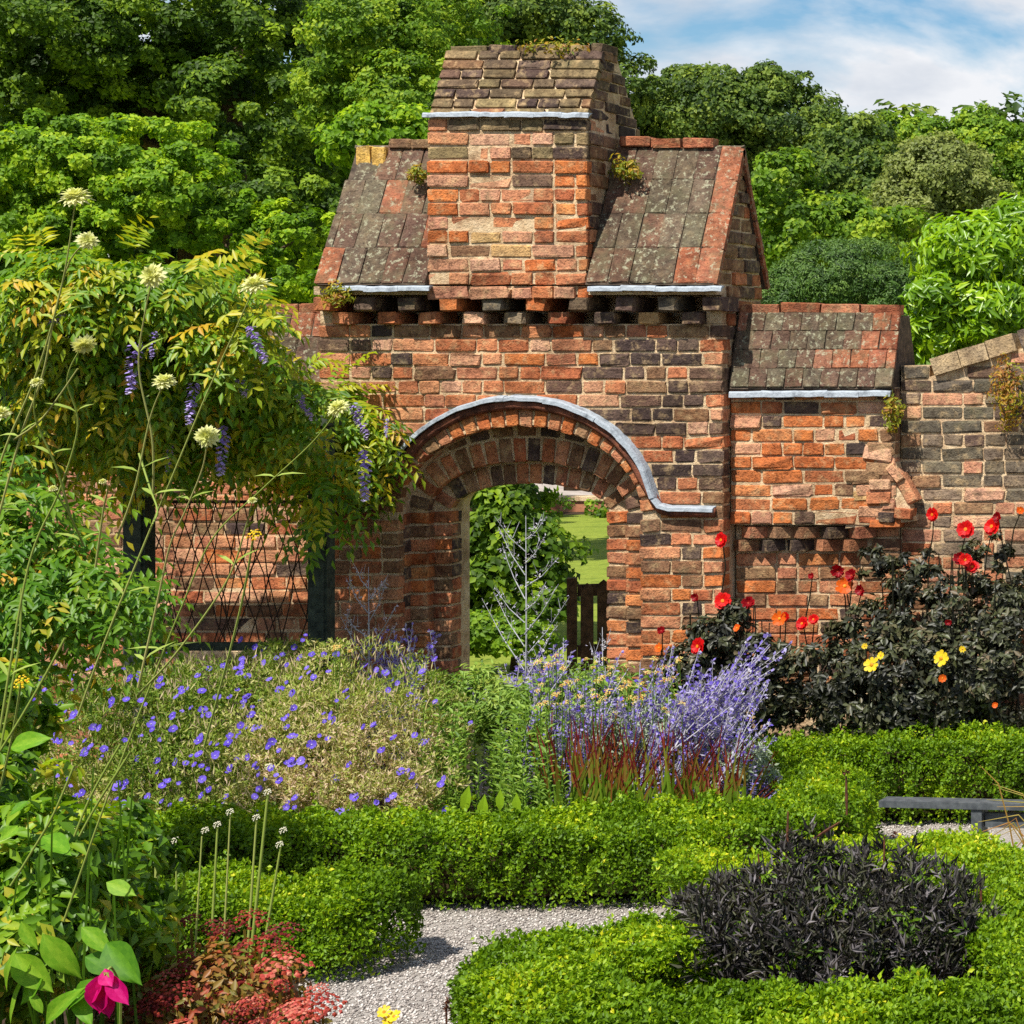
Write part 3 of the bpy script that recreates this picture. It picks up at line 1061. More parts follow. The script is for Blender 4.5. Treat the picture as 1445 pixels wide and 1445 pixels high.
# ------------------------------------------------------------------ gate beyond the arch
gt = thing('picket_gate', 'weathered wooden picket gate standing open beyond the archway', 'gate', (.55, 1.2, 0))
def gate_piece(name, x0, x1, z0, z1, dy0, dy1, top=0):
    Mg = Matrix.Translation((*P(800, 0, 1.1).xy, 0)) @ Matrix.Rotation(R(22), 4, 'Z')
    mb = MB()
    if top:
        mb.prism_y([(x0, z0), (x1, z0), (x1, z1 - top), ((x0 + x1) / 2, z1), (x0, z1 - top)], dy0, dy1)
    else:
        mb.box(x0, x1, dy0, dy1, z0, z1)
    mb.build(name, M_GATEWOOD, gt, M=Mg)
gate_piece('stile', 0, .055, .05, 1.09, -.03, .03)
gate_piece('stile', .62, .675, .05, 1.09, -.03, .03)
for z in (.22, .62, .98):
    gate_piece('rail', .057, .618, z, z + .07, -.014, .012)
for i in range(6):
    x = .075 + i * .09
    gate_piece('picket', x, x + .07, .1, 1.06 + .02 * math.sin(i), -.034, -.016, .03)

# low wall and hedge across the far side of the lawn
fw = thing('low_brick_wall', 'low red brick edging wall along the far side of the lawn', 'wall', (-4, 20.4, 0))
mb = MB()
mb.box(-30, 20, 20.2, 20.5, 0, .16)
mb.build('wall_core', noisy('far_brick', (150, 96, 70), (184, 130, 98), 6, .95, .3, .01), fw)
mb = MB()
mb.box(-30, 20, 20.17, 20.53, .16, .22)
mb.build('coping', M_MORTAR, fw)

# ------------------------------------------------------------------ pergola posts, trellis, bench
def post(label, px0, px1, pytop, Y, name='pergola_post'):
    xa, xb = P(px0, 0, Y).x, P(px1, 0, Y).x
    zt = P(0, pytop, Y).z
    th = thing(name, label, 'post', ((xa + xb) / 2, Y, 0), 'dark timber posts of the wisteria pergola')
    mb = MB()
    w_ = xb - xa
    e = w_ * .12
    for x0, x1, y0, y1 in ((xa, xb, Y - w_ / 2 + e, Y + w_ / 2 - e), (xa + e, xb - e, Y - w_ / 2, Y + w_ / 2)):
        mb.box(x0, x1, y0, y1, 0, zt)
    mb.build('shaft', M_POST, th)
    mb = MB()
    mb.box(xa - .02, xb + .02, Y - w_ / 2 - .02, Y + w_ / 2 + .02, zt, zt + .05)
    mb.build('cap', M_POST, th)
post('square dark timber post near the yellowing shrub, left of the wire trellis', 181, 212, 560, -.62)
post('square dark green post against the shaded brick beside the gateway', 440, 467, 600, -.42)
tr = thing('pergola_beam', 'timber pergola beam buried in the wisteria leaves', 'beam', (-1.5, -.6, 2.0))
mb = MB()
mb.box(-4.2, -1.3, -1.26, -1.18, 2.2, 2.3)
mb.build('rail', M_POST, tr)
mb = MB()
mb.box(-4.2, -.92, -.56, -.5, 2.06, 2.16)
mb.build('rail', M_POST, tr)

tl = thing('wire_trellis', 'black wire trellis strung between the timber posts before the brick wall', 'trellis', (-1.5, -.4, .5))
YT = -.4
mb = MB()
zr_ = P(0, 912, YT).z
mb.box(P(212, 0, YT).x, P(442, 0, YT).x, YT - .012, YT + .012, zr_ - .022, zr_ + .022)
mb.build('bottom_rail', M_POST, tl)
mb = MB()
zt_ = P(0, 708, YT).z
mb.box(P(212, 0, YT).x, P(442, 0, YT).x, YT - .01, YT + .01, zt_ - .008, zt_ + .008)
mb.build('top_wire', M_WIRE, tl)
for i in range(16):
    for sg in (1, -1):
        xa = P(190 + i * 19, 0, YT).x
        xb = xa + sg * random.uniform(.12, .34)
        lo, hi = P(214, 0, YT).x, P(440, 0, YT).x
        za, zb = zt_, zr_
        n = 6
        pts = []
        for k in range(n + 1):
            x = xa + (xb - xa) * k / n + random.uniform(-.012, .012)
            if lo <= x <= hi:
                pts.append((x, YT + random.uniform(-.01, .01), za + (zb - za) * k / n))
        if len(pts) > 2:
            mb = MB()
            mb.tube(pts, .0034, 4)
            mb.build('wire', M_WIRE, tl)

bn = thing('bench', 'low grey slab bench on the gravel in front of the far box hedge', 'bench', (P(1400, 0, -1.7).x, -1.7, 0))
YB = -1.7
zb_ = P(0, 1127, YB).z
M_ = Matrix.Translation((P(1246, 0, YB).x, YB, 0)) @ Matrix.Rotation(R(-6), 4, 'Z')
mb = MB()
mb.box(0, 1.25, -.05, .05, zb_ - .03, zb_)
mb.build('seat', M_BENCH, bn, M=M_)
for x in (.44, 1.1):
    mb = MB()
    mb.box(x, x + .05, -.04, .04, .0, zb_ - .032)
    mb.build('leg', M_BENCH, bn, M=M_)
mb = MB()
mb.box(.495, 1.095, -.01, .03, zb_ - .12, zb_ - .054)
mb.build('stretcher', M_BENCH, bn, M=M_)
# ================================================================== planting
def unit(V):
    return V / np.maximum(np.linalg.norm(V, axis=-1, keepdims=True), 1e-9)

def rand_unit(n):
    return unit(RNG.normal(size=(n, 3)))

def leaves(name, Pn, D, N, Ln, W, mat, tint, parent=None, fold=.22, droop=.12):
    """Many small pointed leaves as one mesh: each a folded pair of facets on each side of its midrib."""
    n = len(Pn)
    D = unit(D)
    S = unit(np.cross(D, N))
    N = np.cross(S, D)
    Ln = np.broadcast_to(np.asarray(Ln, float), (n,))[:, None]
    W = np.broadcast_to(np.asarray(W, float), (n,))[:, None]
    mid = Pn + D * Ln * .45
    v = np.stack([Pn, mid + S * W * .5 + N * W * fold, Pn + D * Ln - N * Ln * droop, mid - S * W * .5 + N * W * fold], 1).reshape(-1, 3)
    base = (np.arange(n) * 4)[:, None]
    f = np.concatenate([base + np.array([[0, 1, 2]]), base + np.array([[0, 2, 3]])], 1).reshape(-1, 3)
    me = np_mesh(name, v, f, mat, np.repeat(tint, 2))
    return link(name, me, parent)

def bumpy(V, seed, amp, freq):
    """Cheap smooth 3-D noise for lumpy outlines."""
    r = np.random.default_rng(seed)
    o = np.zeros(len(V))
    for k in range(5):
        q = r.normal(size=3) * freq * (1 + .5 * k)
        o += np.sin(V @ q + r.uniform(0, 6.28)) / (1 + .5 * k)
    return o * amp / 2

def blobs_px(lst):
    """(px, py, rx_px, rz_px, Y, ry) -> centre and radii."""
    out = []
    for px, py, rx, rz, Y, ry in lst:
        c = P(px, py, Y)
        s = 1 / ppm(Y)
        out.append((np.array(c), np.array([rx * s, ry, rz * s])))
    return out

def clump_points(blobs, n, rc=.22, fill=.75, per=90, zmin=.02, front=.7):
    """Leaf sites gathered in clumps spread through the outer part of every blob."""
    area = np.array([max(r[0] * r[2], r[0] * r[1] * .6, r[1] * r[2] * .6) for _, r in blobs])
    share = area / area.sum()
    Ps, Ns, T = [], [], []
    for (c, r), sh in zip(blobs, share):
        k = max(3, int(n * sh / per))
        u = rand_unit(k)
        flip = (u[:, 1] > .35) & (RNG.uniform(size=k) < front)
        u[flip, 1] *= -1
        rad = fill + (1 - fill) * RNG.uniform(0, 1, k) ** .6
        rad[RNG.uniform(size=k) < .12] *= .6
        cc = c + u * r * rad[:, None]
        m = max(4, int(n * sh / k))
        rcl = rc * (r.min() * .6 + r.max() * .4) * RNG.uniform(.6, 1.35, k)
        q = rand_unit(k * m).reshape(k, m, 3)
        q[..., 2] *= .75
        rr = RNG.uniform(.35, 1.0, (k, m, 1)) ** .5
        pts = cc[:, None] + q * rr * rcl[:, None, None]
        nn = q * .7 + u[:, None] * .8 + np.array([0, -.15, .45]) + RNG.normal(size=(k, m, 3)) * .35
        t = np.clip(RNG.normal(.5, .2, (k, 1)) + RNG.normal(0, .17, (k, m)), 0, 1)
        Ps.append(pts.reshape(-1, 3)); Ns.append(nn.reshape(-1, 3)); T.append(t.ravel())
    Ps, Ns, T = np.concatenate(Ps), unit(np.concatenate(Ns)), np.concatenate(T)
    ok = Ps[:, 2] > zmin
    return Ps[ok], Ns[ok], T[ok]

def foliage(name, parent, mat, blobs, n, l, wd, rc=.22, fill=.75, per=90, front=.7, zmin=.02, droop=.12, lay_flat=.5, tshift=0.0):
    Pn, N, T = clump_points(blobs, n, rc, fill, per, zmin, front)
    m = len(Pn)
    D = rand_unit(m)
    D = D - N * (D * N).sum(1, keepdims=True) * lay_flat * 1.6
    D[:, 2] -= .15
    s = RNG.uniform(.65, 1.25, m)
    return leaves(name, Pn, D, N, l * s, wd * s, mat, np.clip(T + tshift, 0, 1), parent, droop=droop)

def trunk_mesh(base, top, r0, limbs, mat, parent, name='trunk'):
    mb = MB()
    b, t = Vector(base), Vector(top)
    pts, rad = [], []
    for i in range(7):
        f = i / 6
        p = b.lerp(t, f) + Vector((math.sin(f * 5 + b.x) * r0 * .5, math.cos(f * 4) * r0 * .4, 0))
        pts.append(p); rad.append(r0 * (1.25 if i == 0 else 1) * (1 - .75 * f))
    mb.tube(pts, rad, 7)
    for e in limbs:
        e = Vector(e)
        f = random.uniform(.4, .75)
        s = b.lerp(t, f)
        m1 = s.lerp(e, .5) + Vector((0, 0, .08 * (e - s).length))
        mb.tube([s, m1, e], [r0 * (1 - .75 * f) * .7, r0 * .3, r0 * .08], 5)
    return mb.build(name, mat, parent, True)

def tree(name, label, cat, mat, blobs, n, l, wd, trunk_px=None, group=None, r0=.18, **kw):
    bl = blobs_px(blobs)
    cx = float(np.mean([c[0] for c, _ in bl])); cy = float(np.mean([c[1] for c, _ in bl]))
    if trunk_px:
        cx = P(trunk_px, 0, cy).x
    th = thing(name, label, cat, (cx, cy, 0), group)
    top = max(c[2] + r[2] * .5 for c, r in bl)
    by = cy + .35 * float(np.mean([r[1] for _, r in bl]))
    trunk_mesh((cx, by, 0), (cx, by, top * .93), r0, [tuple(c) for c, _ in bl], M_BARK, th)
    foliage('crown', th, mat, bl, n, l, wd, **kw)
    return th

G_DARK = leaf_mat('deep_green_leaf', [(0, (42, 64, 12)), (.5, (78, 110, 18)), (1, (142, 168, 32))], .38, .55, .25)
G_MID = leaf_mat('mid_green_leaf', [(0, (60, 90, 18)), (.5, (106, 142, 28)), (1, (162, 182, 46))], .4, .55, .25)
G_LIME = leaf_mat('yellow_green_leaf', [(0, (70, 106, 12)), (.5, (114, 154, 18)), (1, (178, 200, 38))], .42, .55, .25)
G_OAK = leaf_mat('oak_leaf', [(0, (46, 68, 26)), (.5, (82, 108, 36)), (1, (134, 152, 54))], .35, .55, .25)
G_OLIVE = leaf_mat('olive_leaf', [(0, (84, 96, 44)), (.5, (118, 130, 58)), (1, (150, 158, 84))], .3, .5, .3)
G_YEW = leaf_mat('yew_leaf', [(0, (44, 70, 24)), (.5, (72, 104, 36)), (1, (110, 138, 60))], .25, .5, .3)
G_LAUREL = leaf_mat('laurel_leaf', [(0, (84, 124, 12)), (.5, (124, 164, 16)), (1, (176, 204, 34))], .4, .35, .5)
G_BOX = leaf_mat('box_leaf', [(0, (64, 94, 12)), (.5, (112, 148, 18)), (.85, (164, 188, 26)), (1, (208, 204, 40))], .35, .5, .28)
G_WIST = leaf_mat('wisteria_leaf', [(0, (60, 96, 14)), (.45, (104, 146, 20)), (.62, (160, 172, 26)), (.82, (196, 184, 36)), (1, (200, 156, 46))], .42, .45, .4)

# ---- trees and bushes beyond the wall
tree('broadleaf_tree', 'tall dark green tree rising at the upper left behind the yellow green bush', 'tree', G_DARK,
     [(110, 40, 190, 120, 15, 2.2), (330, 50, 170, 140, 15.5, 2.0), (400, 170, 110, 130, 15, 1.6), (230, 170, 160, 110, 16, 1.6), (60, 150, 120, 120, 15, 1.6), (420, 290, 120, 90, 14, 1.2), (330, 290, 120, 80, 15, 1.2)],
     135000, .066, .046, 300, r0=.3, rc=.125, per=210, fill=.35)
tree('round_bush', 'big yellow green bush behind the wisteria at the far left', 'bush', G_LIME,
     [(150, 250, 190, 100, 5.5, .9), (60, 230, 110, 80, 5.2, .8), (270, 270, 90, 70, 5.2, .7), (20, 330, 130, 80, 5, .7), (200, 330, 150, 60, 5.2, .7), (330, 320, 90, 60, 5.5, .6), (415, 340, 70, 60, 5.3, .5), (400, 390, 70, 60, 4.6, .5), (350, 420, 70, 60, 4.6, .5)],
     88000, .042, .031, rc=.115, per=140, r0=.1, fill=.45)
tree('birch_tree', 'light green feathery tree left of the tower with its thin stem showing', 'tree', G_MID,
     [(560, 60, 110, 90, 12, 1.2), (600, 150, 80, 80, 11.5, 1.0), (510, 130, 60, 90, 12, 1.0), (560, 200, 80, 50, 11, .8), (640, 40, 80, 60, 12.5, 1.0)],
     44000, .055, .034, 540, r0=.06, rc=.15, per=70, fill=.4)
tree('round_bush', 'bright green bush just left of the tower above the lichened left gable', 'bush', G_LIME,
     [(560, 190, 70, 40, 7, .6), (520, 205, 50, 35, 6.8, .5), (600, 200, 50, 40, 7.2, .5)], 9000, .06, .04, rc=.28, per=90, r0=.06)
tree('oak_tree', 'dark green tree peeping over the top of the brick tower', 'tree', G_OAK,
     [(740, 30, 120, 45, 24, 1.8), (680, 60, 110, 60, 24, 1.8), (840, 45, 50, 40, 24, 1.2), (780, 110, 140, 70, 25, 1.8), (880, 130, 50, 60, 24, 1.2)], 42000, .08, .055, r0=.2, rc=.17, per=45, fill=.5)
tree('oak_tree', 'dark green oak with an airy crown right behind the right gable', 'tree', G_OAK,
     [(1030, 170, 110, 75, 26, 2.0), (960, 200, 80, 70, 26, 1.6), (1110, 180, 80, 70, 26, 1.6), (1060, 260, 150, 90, 27, 2.0), (1180, 210, 60, 60, 26, 1.4), (1000, 120, 60, 30, 26, 1.0), (1090, 122, 60, 30, 26, 1.0), (925, 165, 40, 60, 26, 1.0)],
     84000, .075, .052, 1060, r0=.22, rc=.14, per=55, fill=.4)
tree('oak_tree', 'mid green tree standing between the airy oak and the olive green tree', 'tree', G_OAK,
     [(1210, 230, 70, 70, 23, 1.4), (1160, 290, 90, 80, 22, 1.4), (1240, 300, 90, 80, 22.5, 1.4)], 28000, .09, .06, r0=.18, rc=.16, per=45, fill=.5)
tree('broadleaf_tree', 'olive green tree with a rounded crown above the laurel bush', 'tree', G_OLIVE,
     [(1330, 260, 80, 65, 20, 1.2), (1290, 300, 60, 55, 19.5, 1.0), (1385, 300, 60, 55, 20, 1.0), (1330, 230, 60, 40, 20, .9)], 26000, .065, .045, r0=.16, rc=.17, per=60, fill=.6)
tree('broadleaf_tree', 'fresh green tree on the skyline at the far right behind the olive one', 'tree', G_MID,
     [(1400, 215, 70, 45, 27, 1.4), (1320, 200, 60, 35, 27, 1.2), (1450, 260, 70, 60, 27, 1.4), (1270, 200, 40, 40, 27, 1.0), (1385, 190, 45, 40, 27, 1.0), (1380, 270, 120, 70, 28, 1.6)], 46000, .08, .055, r0=.2, rc=.16, per=45, fill=.5)
tree('yew_bush', 'clipped dark dome of yew between the two tiled roofs and the laurel', 'bush', G_YEW,
     [(1205, 400, 105, 62, 11, 1.0), (1150, 430, 80, 60, 10.8, .8), (1270, 430, 60, 60, 10.8, .7)], 42000, .045, .015, rc=.15, per=110, fill=.8, r0=.08)
tree('round_bush', 'shaded green bush behind the yew dome beside the right gable', 'bush', G_MID,
     [(1130, 330, 60, 60, 15, .9), (1200, 330, 80, 50, 15.5, .9), (1280, 340, 60, 45, 15.5, .8), (1110, 270, 40, 60, 15, .8)], 16000, .075, .05, rc=.25, per=80, r0=.1)
tree('laurel_bush', 'glossy bright yellow green laurel leaning over the grey wall at the right', 'bush', G_LAUREL,
     [(1385, 370, 80, 60, 2.2, .6), (1440, 330, 60, 45, 2.5, .5), (1340, 430, 55, 50, 2.0, .5), (1415, 440, 80, 50, 2.1, .6), (1330, 470, 45, 40, 1.9, .4), (1440, 410, 60, 70, 2.4, .5)],
     17000, .085, .028, rc=.26, per=40, fill=.7, r0=.05, droop=.2)
tree('garden_tree', 'leafy dark green young tree on the lawn framed by the arch', 'tree', G_DARK,
     [(715, 740, 62, 70, 6.2, .5), (740, 800, 75, 75, 6.2, .5), (700, 830, 55, 60, 6.0, .5), (730, 690, 50, 50, 6.3, .4), (690, 650, 70, 60, 6.3, .5), (760, 860, 50, 40, 6.0, .4)],
     14000, .07, .05, 722, r0=.06, rc=.3, per=60, fill=.5)
tree('round_bush', 'low sunlit bush at the foot of the young tree beyond the arch', 'bush', G_MID,
     [(690, 890, 40, 26, 4.6, .3), (745, 900, 40, 22, 4.6, .3)], 3500, .05, .035, rc=.3, per=50, r0=.03)
# far off wood closing the view
wd = blobs_px([(x, 330 + 40 * math.sin(x * .013), 160, 150, 46, 3.0) for x in range(-300, 1800, 130)])
stuff(foliage('woods', None, G_OAK, wd, 42000, .32, .22, rc=.2, per=60), 'far wood of dark green trees beyond the meadow')
wd = blobs_px([(x, 150 + 50 * math.sin(x * .02), 120, 200, 40, 3.0) for x in range(-300, 680, 110)])
stuff(foliage('woods', None, G_DARK, wd, 26000, .32, .22, rc=.2, per=60), 'tall dark wood rising behind the trees on the left')
hb = thing('boundary_hedge', 'long low hedge in front of the track on the far side of the lawn', 'hedge', (-4, 19.4, 0))
hbl = [(np.array([x, 19.3, .12]), np.array([.6, .3, .17])) for x in np.arange(-12, 8, .7)]
foliage('foliage', hb, G_DARK, hbl, 9000, .06, .05, rc=.3, per=40)

# ---- box hedges
def hedge(label, poly, width, height, n, seed, sprigs=60, lsize=.020, tsh=0.0):
    pts = [np.array(p, float) for p in poly]
    seg = [np.linalg.norm(b - a) for a, b in zip(pts[:-1], pts[1:])]
    tot = sum(seg)
    c0 = pts[0] + (pts[-1] - pts[0]) * .5
    th = thing('box_hedge', label, 'hedge', (c0[0], c0[1], 0), 'clipped box hedges round the garden beds')
    # solid dark block added inside each run to keep the light out
    mb = MB()
    hw = width / 2 - .085
    for i, (a, b) in enumerate(zip(pts[:-1], pts[1:])):
        d = (b - a) / max(np.linalg.norm(b - a), 1e-6)
        s = np.array([-d[1], d[0]])
        a2, b2 = a - d * (0 if i else -.03), b + d * (.0)
        vs = []
        for z in (.05 + .001 * i, height - .09 - .002 * i):
            for q in (a2 - s * hw, a2 + s * hw, b2 + s * hw, b2 - s * hw):
                vs.append((q[0], q[1], z))
        mb.add(vs, [(0, 1, 2, 3), (7, 6, 5, 4), (0, 4, 5, 1), (1, 5, 6, 2), (2, 6, 7, 3), (3, 7, 4, 0)])
    mb.build('light_block', M_BLOCK, th)
    per = width + 2 * height
    # sites: along the run, around the section; rounded ends
    t = RNG.uniform(-width / 2, tot + width / 2, n)
    u = RNG.uniform(0, 1, n)
    q = u * per
    off = np.where(q < height, -width / 2, np.where(q < height + width, q - height - width / 2, width / 2))
    z = np.where(q < height, q, np.where(q < height + width, height, per - q))
    nx = np.where(q < height, -1.0, np.where(q < height + width, 0, 1.0))
    nz = np.where((q >= height) & (q < height + width), 1.0, 0.0)
    # round the shoulders
    k = np.clip((z / height - .72) / .28, 0, 1) ** 2
    off = np.where(nz == 0, off * (1 - .13 * k), off)
    z = np.where(nz > 0, height - .10 * height * (np.abs(off) / (width / 2)) ** 3, z)
    # rounded plan at both ends
    end = np.minimum(t, tot - t)
    e = np.clip(-end / (width / 2), 0, 1)
    off = off * np.sqrt(np.maximum(0, 1 - e ** 2))
    inset = RNG.uniform(0, 1, n) ** 1.6 * .055
    cum = np.concatenate([[0], np.cumsum(seg)])
    PT = np.array(pts)
    def run(q):
        q2 = np.clip(q, 0, tot)
        base = np.stack([np.interp(q2, cum, PT[:, k]) for k in (0, 1)], 1)
        d0 = (PT[1] - PT[0]) / seg[0]
        d1 = (PT[-1] - PT[-2]) / seg[-1]
        return base + np.minimum(q, 0)[:, None] * d0 + np.maximum(q - tot, 0)[:, None] * d1
    xy = (run(t - .13) + run(t) + run(t + .13)) / 3
    Dv = unit(run(t + .2) - run(t - .2))
    S = np.stack([-Dv[:, 1], Dv[:, 0]], 1)
    # side normals: off<0 is the -S side
    xy = xy + S * off[:, None]
    N = np.concatenate([S * nx[:, None] + Dv * (e * np.sign(t - tot / 2))[:, None] * 1.2, nz[:, None]], 1) + np.array([0, 0, .25])
    Pn = np.concatenate([xy, z[:, None]], 1)
    lump = bumpy(Pn, seed, .05, 8) + bumpy(Pn, seed + 1, .03, 22)
    gap = bumpy(Pn, seed + 9, 1, 14) > .75
    Pn = Pn + unit(N) * (lump - inset)[:, None]
    thin = (Pn[:, 2] < .06 + .05 * RNG.uniform(size=n)) & (RNG.uniform(size=n) < .7)
    ok = (~thin) & (Pn[:, 2] > .015) & ~(gap & (RNG.uniform(size=n) < .6))
    Pn, N = Pn[ok], unit(N[ok])
    # young sprigs standing proud of the clipped top
    sp = []
    sn = []
    for _ in range(sprigs):
        j = RNG.integers(len(Pn))
        if N[j, 2] < .6 and RNG.uniform() < .7:
            continue
        h = RNG.uniform(.02, .075)
        ax = np.array([RNG.normal() * .25, RNG.normal() * .25, 1])
        for s_ in np.linspace(0, 1, 9):
            sp.append(Pn[j] + ax * h * s_ + RNG.normal(size=3) * .006)
            sn.append(rand_unit(1)[0] + np.array([0, 0, .6]))
    if sp:
        Pn = np.concatenate([Pn, np.array(sp)]); N = np.concatenate([N, unit(np.array(sn))])
    m = len(Pn)
    patch = bumpy(Pn, seed + 5, .34, 5)
    new = np.zeros(m); new[-len(sp):] = .22 if len(sp) else 0
    # sprigs are yellower; sunlight on the top is painted into the leaf tint
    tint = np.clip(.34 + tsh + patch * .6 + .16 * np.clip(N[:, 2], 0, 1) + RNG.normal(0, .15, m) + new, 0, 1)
    N2 = unit(N * .9 + RNG.normal(size=(m, 3)) * .55)
    D = rand_unit(m) + N * .45 + np.array([0, 0, .3])
    s = RNG.uniform(.7, 1.3, m)
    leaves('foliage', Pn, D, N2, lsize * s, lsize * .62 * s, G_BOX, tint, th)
    return th

M_BLOCK = noisy('light_block_brown', (44, 40, 24), (78, 66, 44), 40, 1, .5, .01)
def at(px, d):
    return (CX + (px - VX) * d / F, d + CY)
hedge('long box hedge fronting the purple flower bed, bending back at one end', [at(250, 9.86), at(700, 9.84), at(1090, 9.98), at(1165, 10.25), at(1160, 10.75), at(1120, 11.1)], .44, .37, 110000, 21, 320)
hedge('short rounded box hedge between the red sedum and the gravel path', [at(90, 8.85), at(330, 8.82), at(500, 8.80)], .46, .33, 50000, 22, 150)
hedge('nearest box hedge beside the path, turning round the front of the dark purple plant', [at(970, 8.06), at(835, 7.95), at(755, 7.7), at(790, 7.22), at(1100, 7.12), at(1560, 7.14)], .46, .36, 130000, 23, 320)
hedge('box hedge behind the dark purple plant, before the slab bench', [at(1020, 9.15), at(1180, 9.32), at(1400, 9.34), at(1440, 8.6), at(1500, 7.7)], .46, .36, 72000, 24, 260, tsh=.1)
hedge('far box hedge between the slab bench and the red dahlias', [at(1080, 11.48), at(1300, 11.52), at(1560, 11.5)], .34, .44, 52000, 25, 240, tsh=-.04)

# soil of the planted beds
sheet('flower_bed', [at(40, 10.0), at(1110, 10.1), at(1120, 11.25), at(930, 11.95), at(20, 11.95)], .03, M_SOIL, 'dark soil of the purple flower bed')
sheet('flower_bed', [at(830, 7.9), at(820, 7.3), at(1480, 7.2), at(1430, 9.2), at(1040, 9.1)], .03, M_SOIL, 'dark soil round the purple plant')
sheet('flower_bed', [at(1040, 11.6), at(1600, 11.6), at(1600, 12.17), at(1040, 12.17)], .03, M_SOIL, 'dark soil under the dahlias')

# ---- wisteria on the pergola: fronds of paired leaflets
def fronds(name, parent, mat, Bp, D, N, Lr, pairs, ll, lw, tint, droop=.5, tj=.05):
    n = len(Bp)
    D, N = unit(D), unit(N)
    S = unit(np.cross(D, N))
    Ps, Ds, Ns, Ts, Ls = [], [], [], [], []
    down = np.array([0, 0, -1.0])
    for i in range(pairs + 1):
        f = .18 + .82 * i / pairs
        base = Bp + D * (Lr * f)[:, None] + down * (droop * Lr * f * f)[:, None]
        tang = unit(D + down * (2 * droop * f))
        sides = (0,) if i == pairs else (-1, 1)
        for sd in sides:
            d = tang * (1.0 if sd == 0 else .55) + S * sd * .95 + RNG.normal(size=(n, 3)) * .12
            d[:, 2] -= .28
            Ps.append(base); Ds.append(d); Ns.append(N + RNG.normal(size=(n, 3)) * .2)
            Ts.append(tint + RNG.normal(0, tj, n)); Ls.append(RNG.uniform(.8, 1.15, n) * (1 - .25 * abs(f - .6)))
    Pn, Dn, Nn = np.concatenate(Ps), np.concatenate(Ds), np.concatenate(Ns)
    T, s = np.clip(np.concatenate(Ts), 0, 1), np.concatenate(Ls)
    return leaves(name, Pn, Dn, Nn, ll * s, lw * s, mat, T, parent, fold=.15, droop=.18)

def frond_mass(name, parent, mat, blobs, n, Lr, pairs, ll, lw, tmean, tsd, fill=.7, droop=.5):
    bl = blobs_px(blobs)
    area = np.array([r[0] * r[2] for _, r in bl]); area /= area.sum()
    B_, D_, N_, T_ = [], [], [], []
    for (c, r), sh in zip(bl, area):
        k = max(2, int(n * sh))
        u = rand_unit(k)
        flip = (u[:, 1] > .2) & (RNG.uniform(size=k) < .8)
        u[flip, 1] *= -1
        rad = fill + (1 - fill) * RNG.uniform(0, 1, k)
        p = c + u * r * rad[:, None]
        d = u * .9 + RNG.normal(size=(k, 3)) * .6
        d[:, 2] = d[:, 2] * .6 - .05
        B_.append(p); D_.append(d); N_.append(np.array([0, -.35, .9]) + u * .5 + RNG.normal(size=(k, 3)) * .3)
        T_.append(np.clip(RNG.normal(tmean, tsd, k) + .3 * (RNG.uniform(size=k) < .1), 0, 1))
    B_, D_, N_, T_ = map(np.concatenate, (B_, D_, N_, T_))
    return fronds(name, parent, mat, B_, D_, N_, RNG.uniform(.7, 1.2, len(B_)) * Lr, pairs, ll, lw, T_, droop)

WB = [(px, py, rx, rz, -.62 - 1.0 * (690 - py) / 310 + .22 * math.sin(px * .05) if px < 440 or px == 452 else -.13, ry * .6) for px, py, rx, rz, ry in (
    (280, 440, 75, 55, .25), (120, 470, 120, 85, .3), (385, 560, 60, 40, .2), (250, 590, 120, 65, .25), (455, 610, 50, 45, .16), (515, 625, 28, 30, .1),
    (50, 590, 90, 70, .3), (250, 400, 60, 30, .2), (110, 405, 90, 45, .25), (470, 580, 35, 30, .12), (200, 520, 120, 60, .25), (452, 690, 14, 55, .08), (400, 635, 45, 30, .15), (495, 675, 18, 30, .08), (340, 480, 40, 40, .18))]
def hit_blobs(px, py, bl, d0=9.0, d1=11.8):
    """First point along the view ray that lies inside a blob."""
    for i in range(150):
        p = np.array(P(px, py, d0 + (d1 - d0) * i / 150 + CY))
        for c, r in bl:
            if (((p - c) / r) ** 2).sum() < 1.02:
                return p
    return None
wis = thing('wisteria', 'wisteria over the pergola with yellowing leaves and hanging lilac racemes', 'climber', (-2.0, -.5, 0))
frond_mass('foliage', wis, G_WIST,
           WB,
           3100, .21, 5, .066, .024, .48, .14, fill=.42)
frond_mass('young_shoots', wis, G_WIST, [(a, b - 8, c * 1.28, d * 1.25, e, f * 1.1) for a, b, c, d, e, f in WB], 260, .26, 6, .07, .025, .58, .12, fill=.9, droop=.25)
mb = MB()
for k in range(9):
    x0, y0 = random.uniform(20, 260), random.uniform(470, 620)
    pts = [P(x0 + i * random.uniform(14, 34), y0 + math.sin(i + k) * 16 + i * random.uniform(-8, 8), -.95 + .1 * math.sin(i)) for i in range(6)]
    mb.tube(pts, [.014 - .0016 * i for i in range(6)], 5)
mb.tube([P(196, 760, -.56), P(204, 690, -.62), P(190, 640, -.7), P(240, 590, -.8), P(330, 560, -.8)], [.03, .028, .026, .02, .012], 6)
mb.tube([(P(196, 0, -.5).x, -.5, 0.0), P(200, 900, -.53), P(196, 760, -.56)], [.035, .032, .03], 6)
mb.build('stem', M_BARK, wis, True)

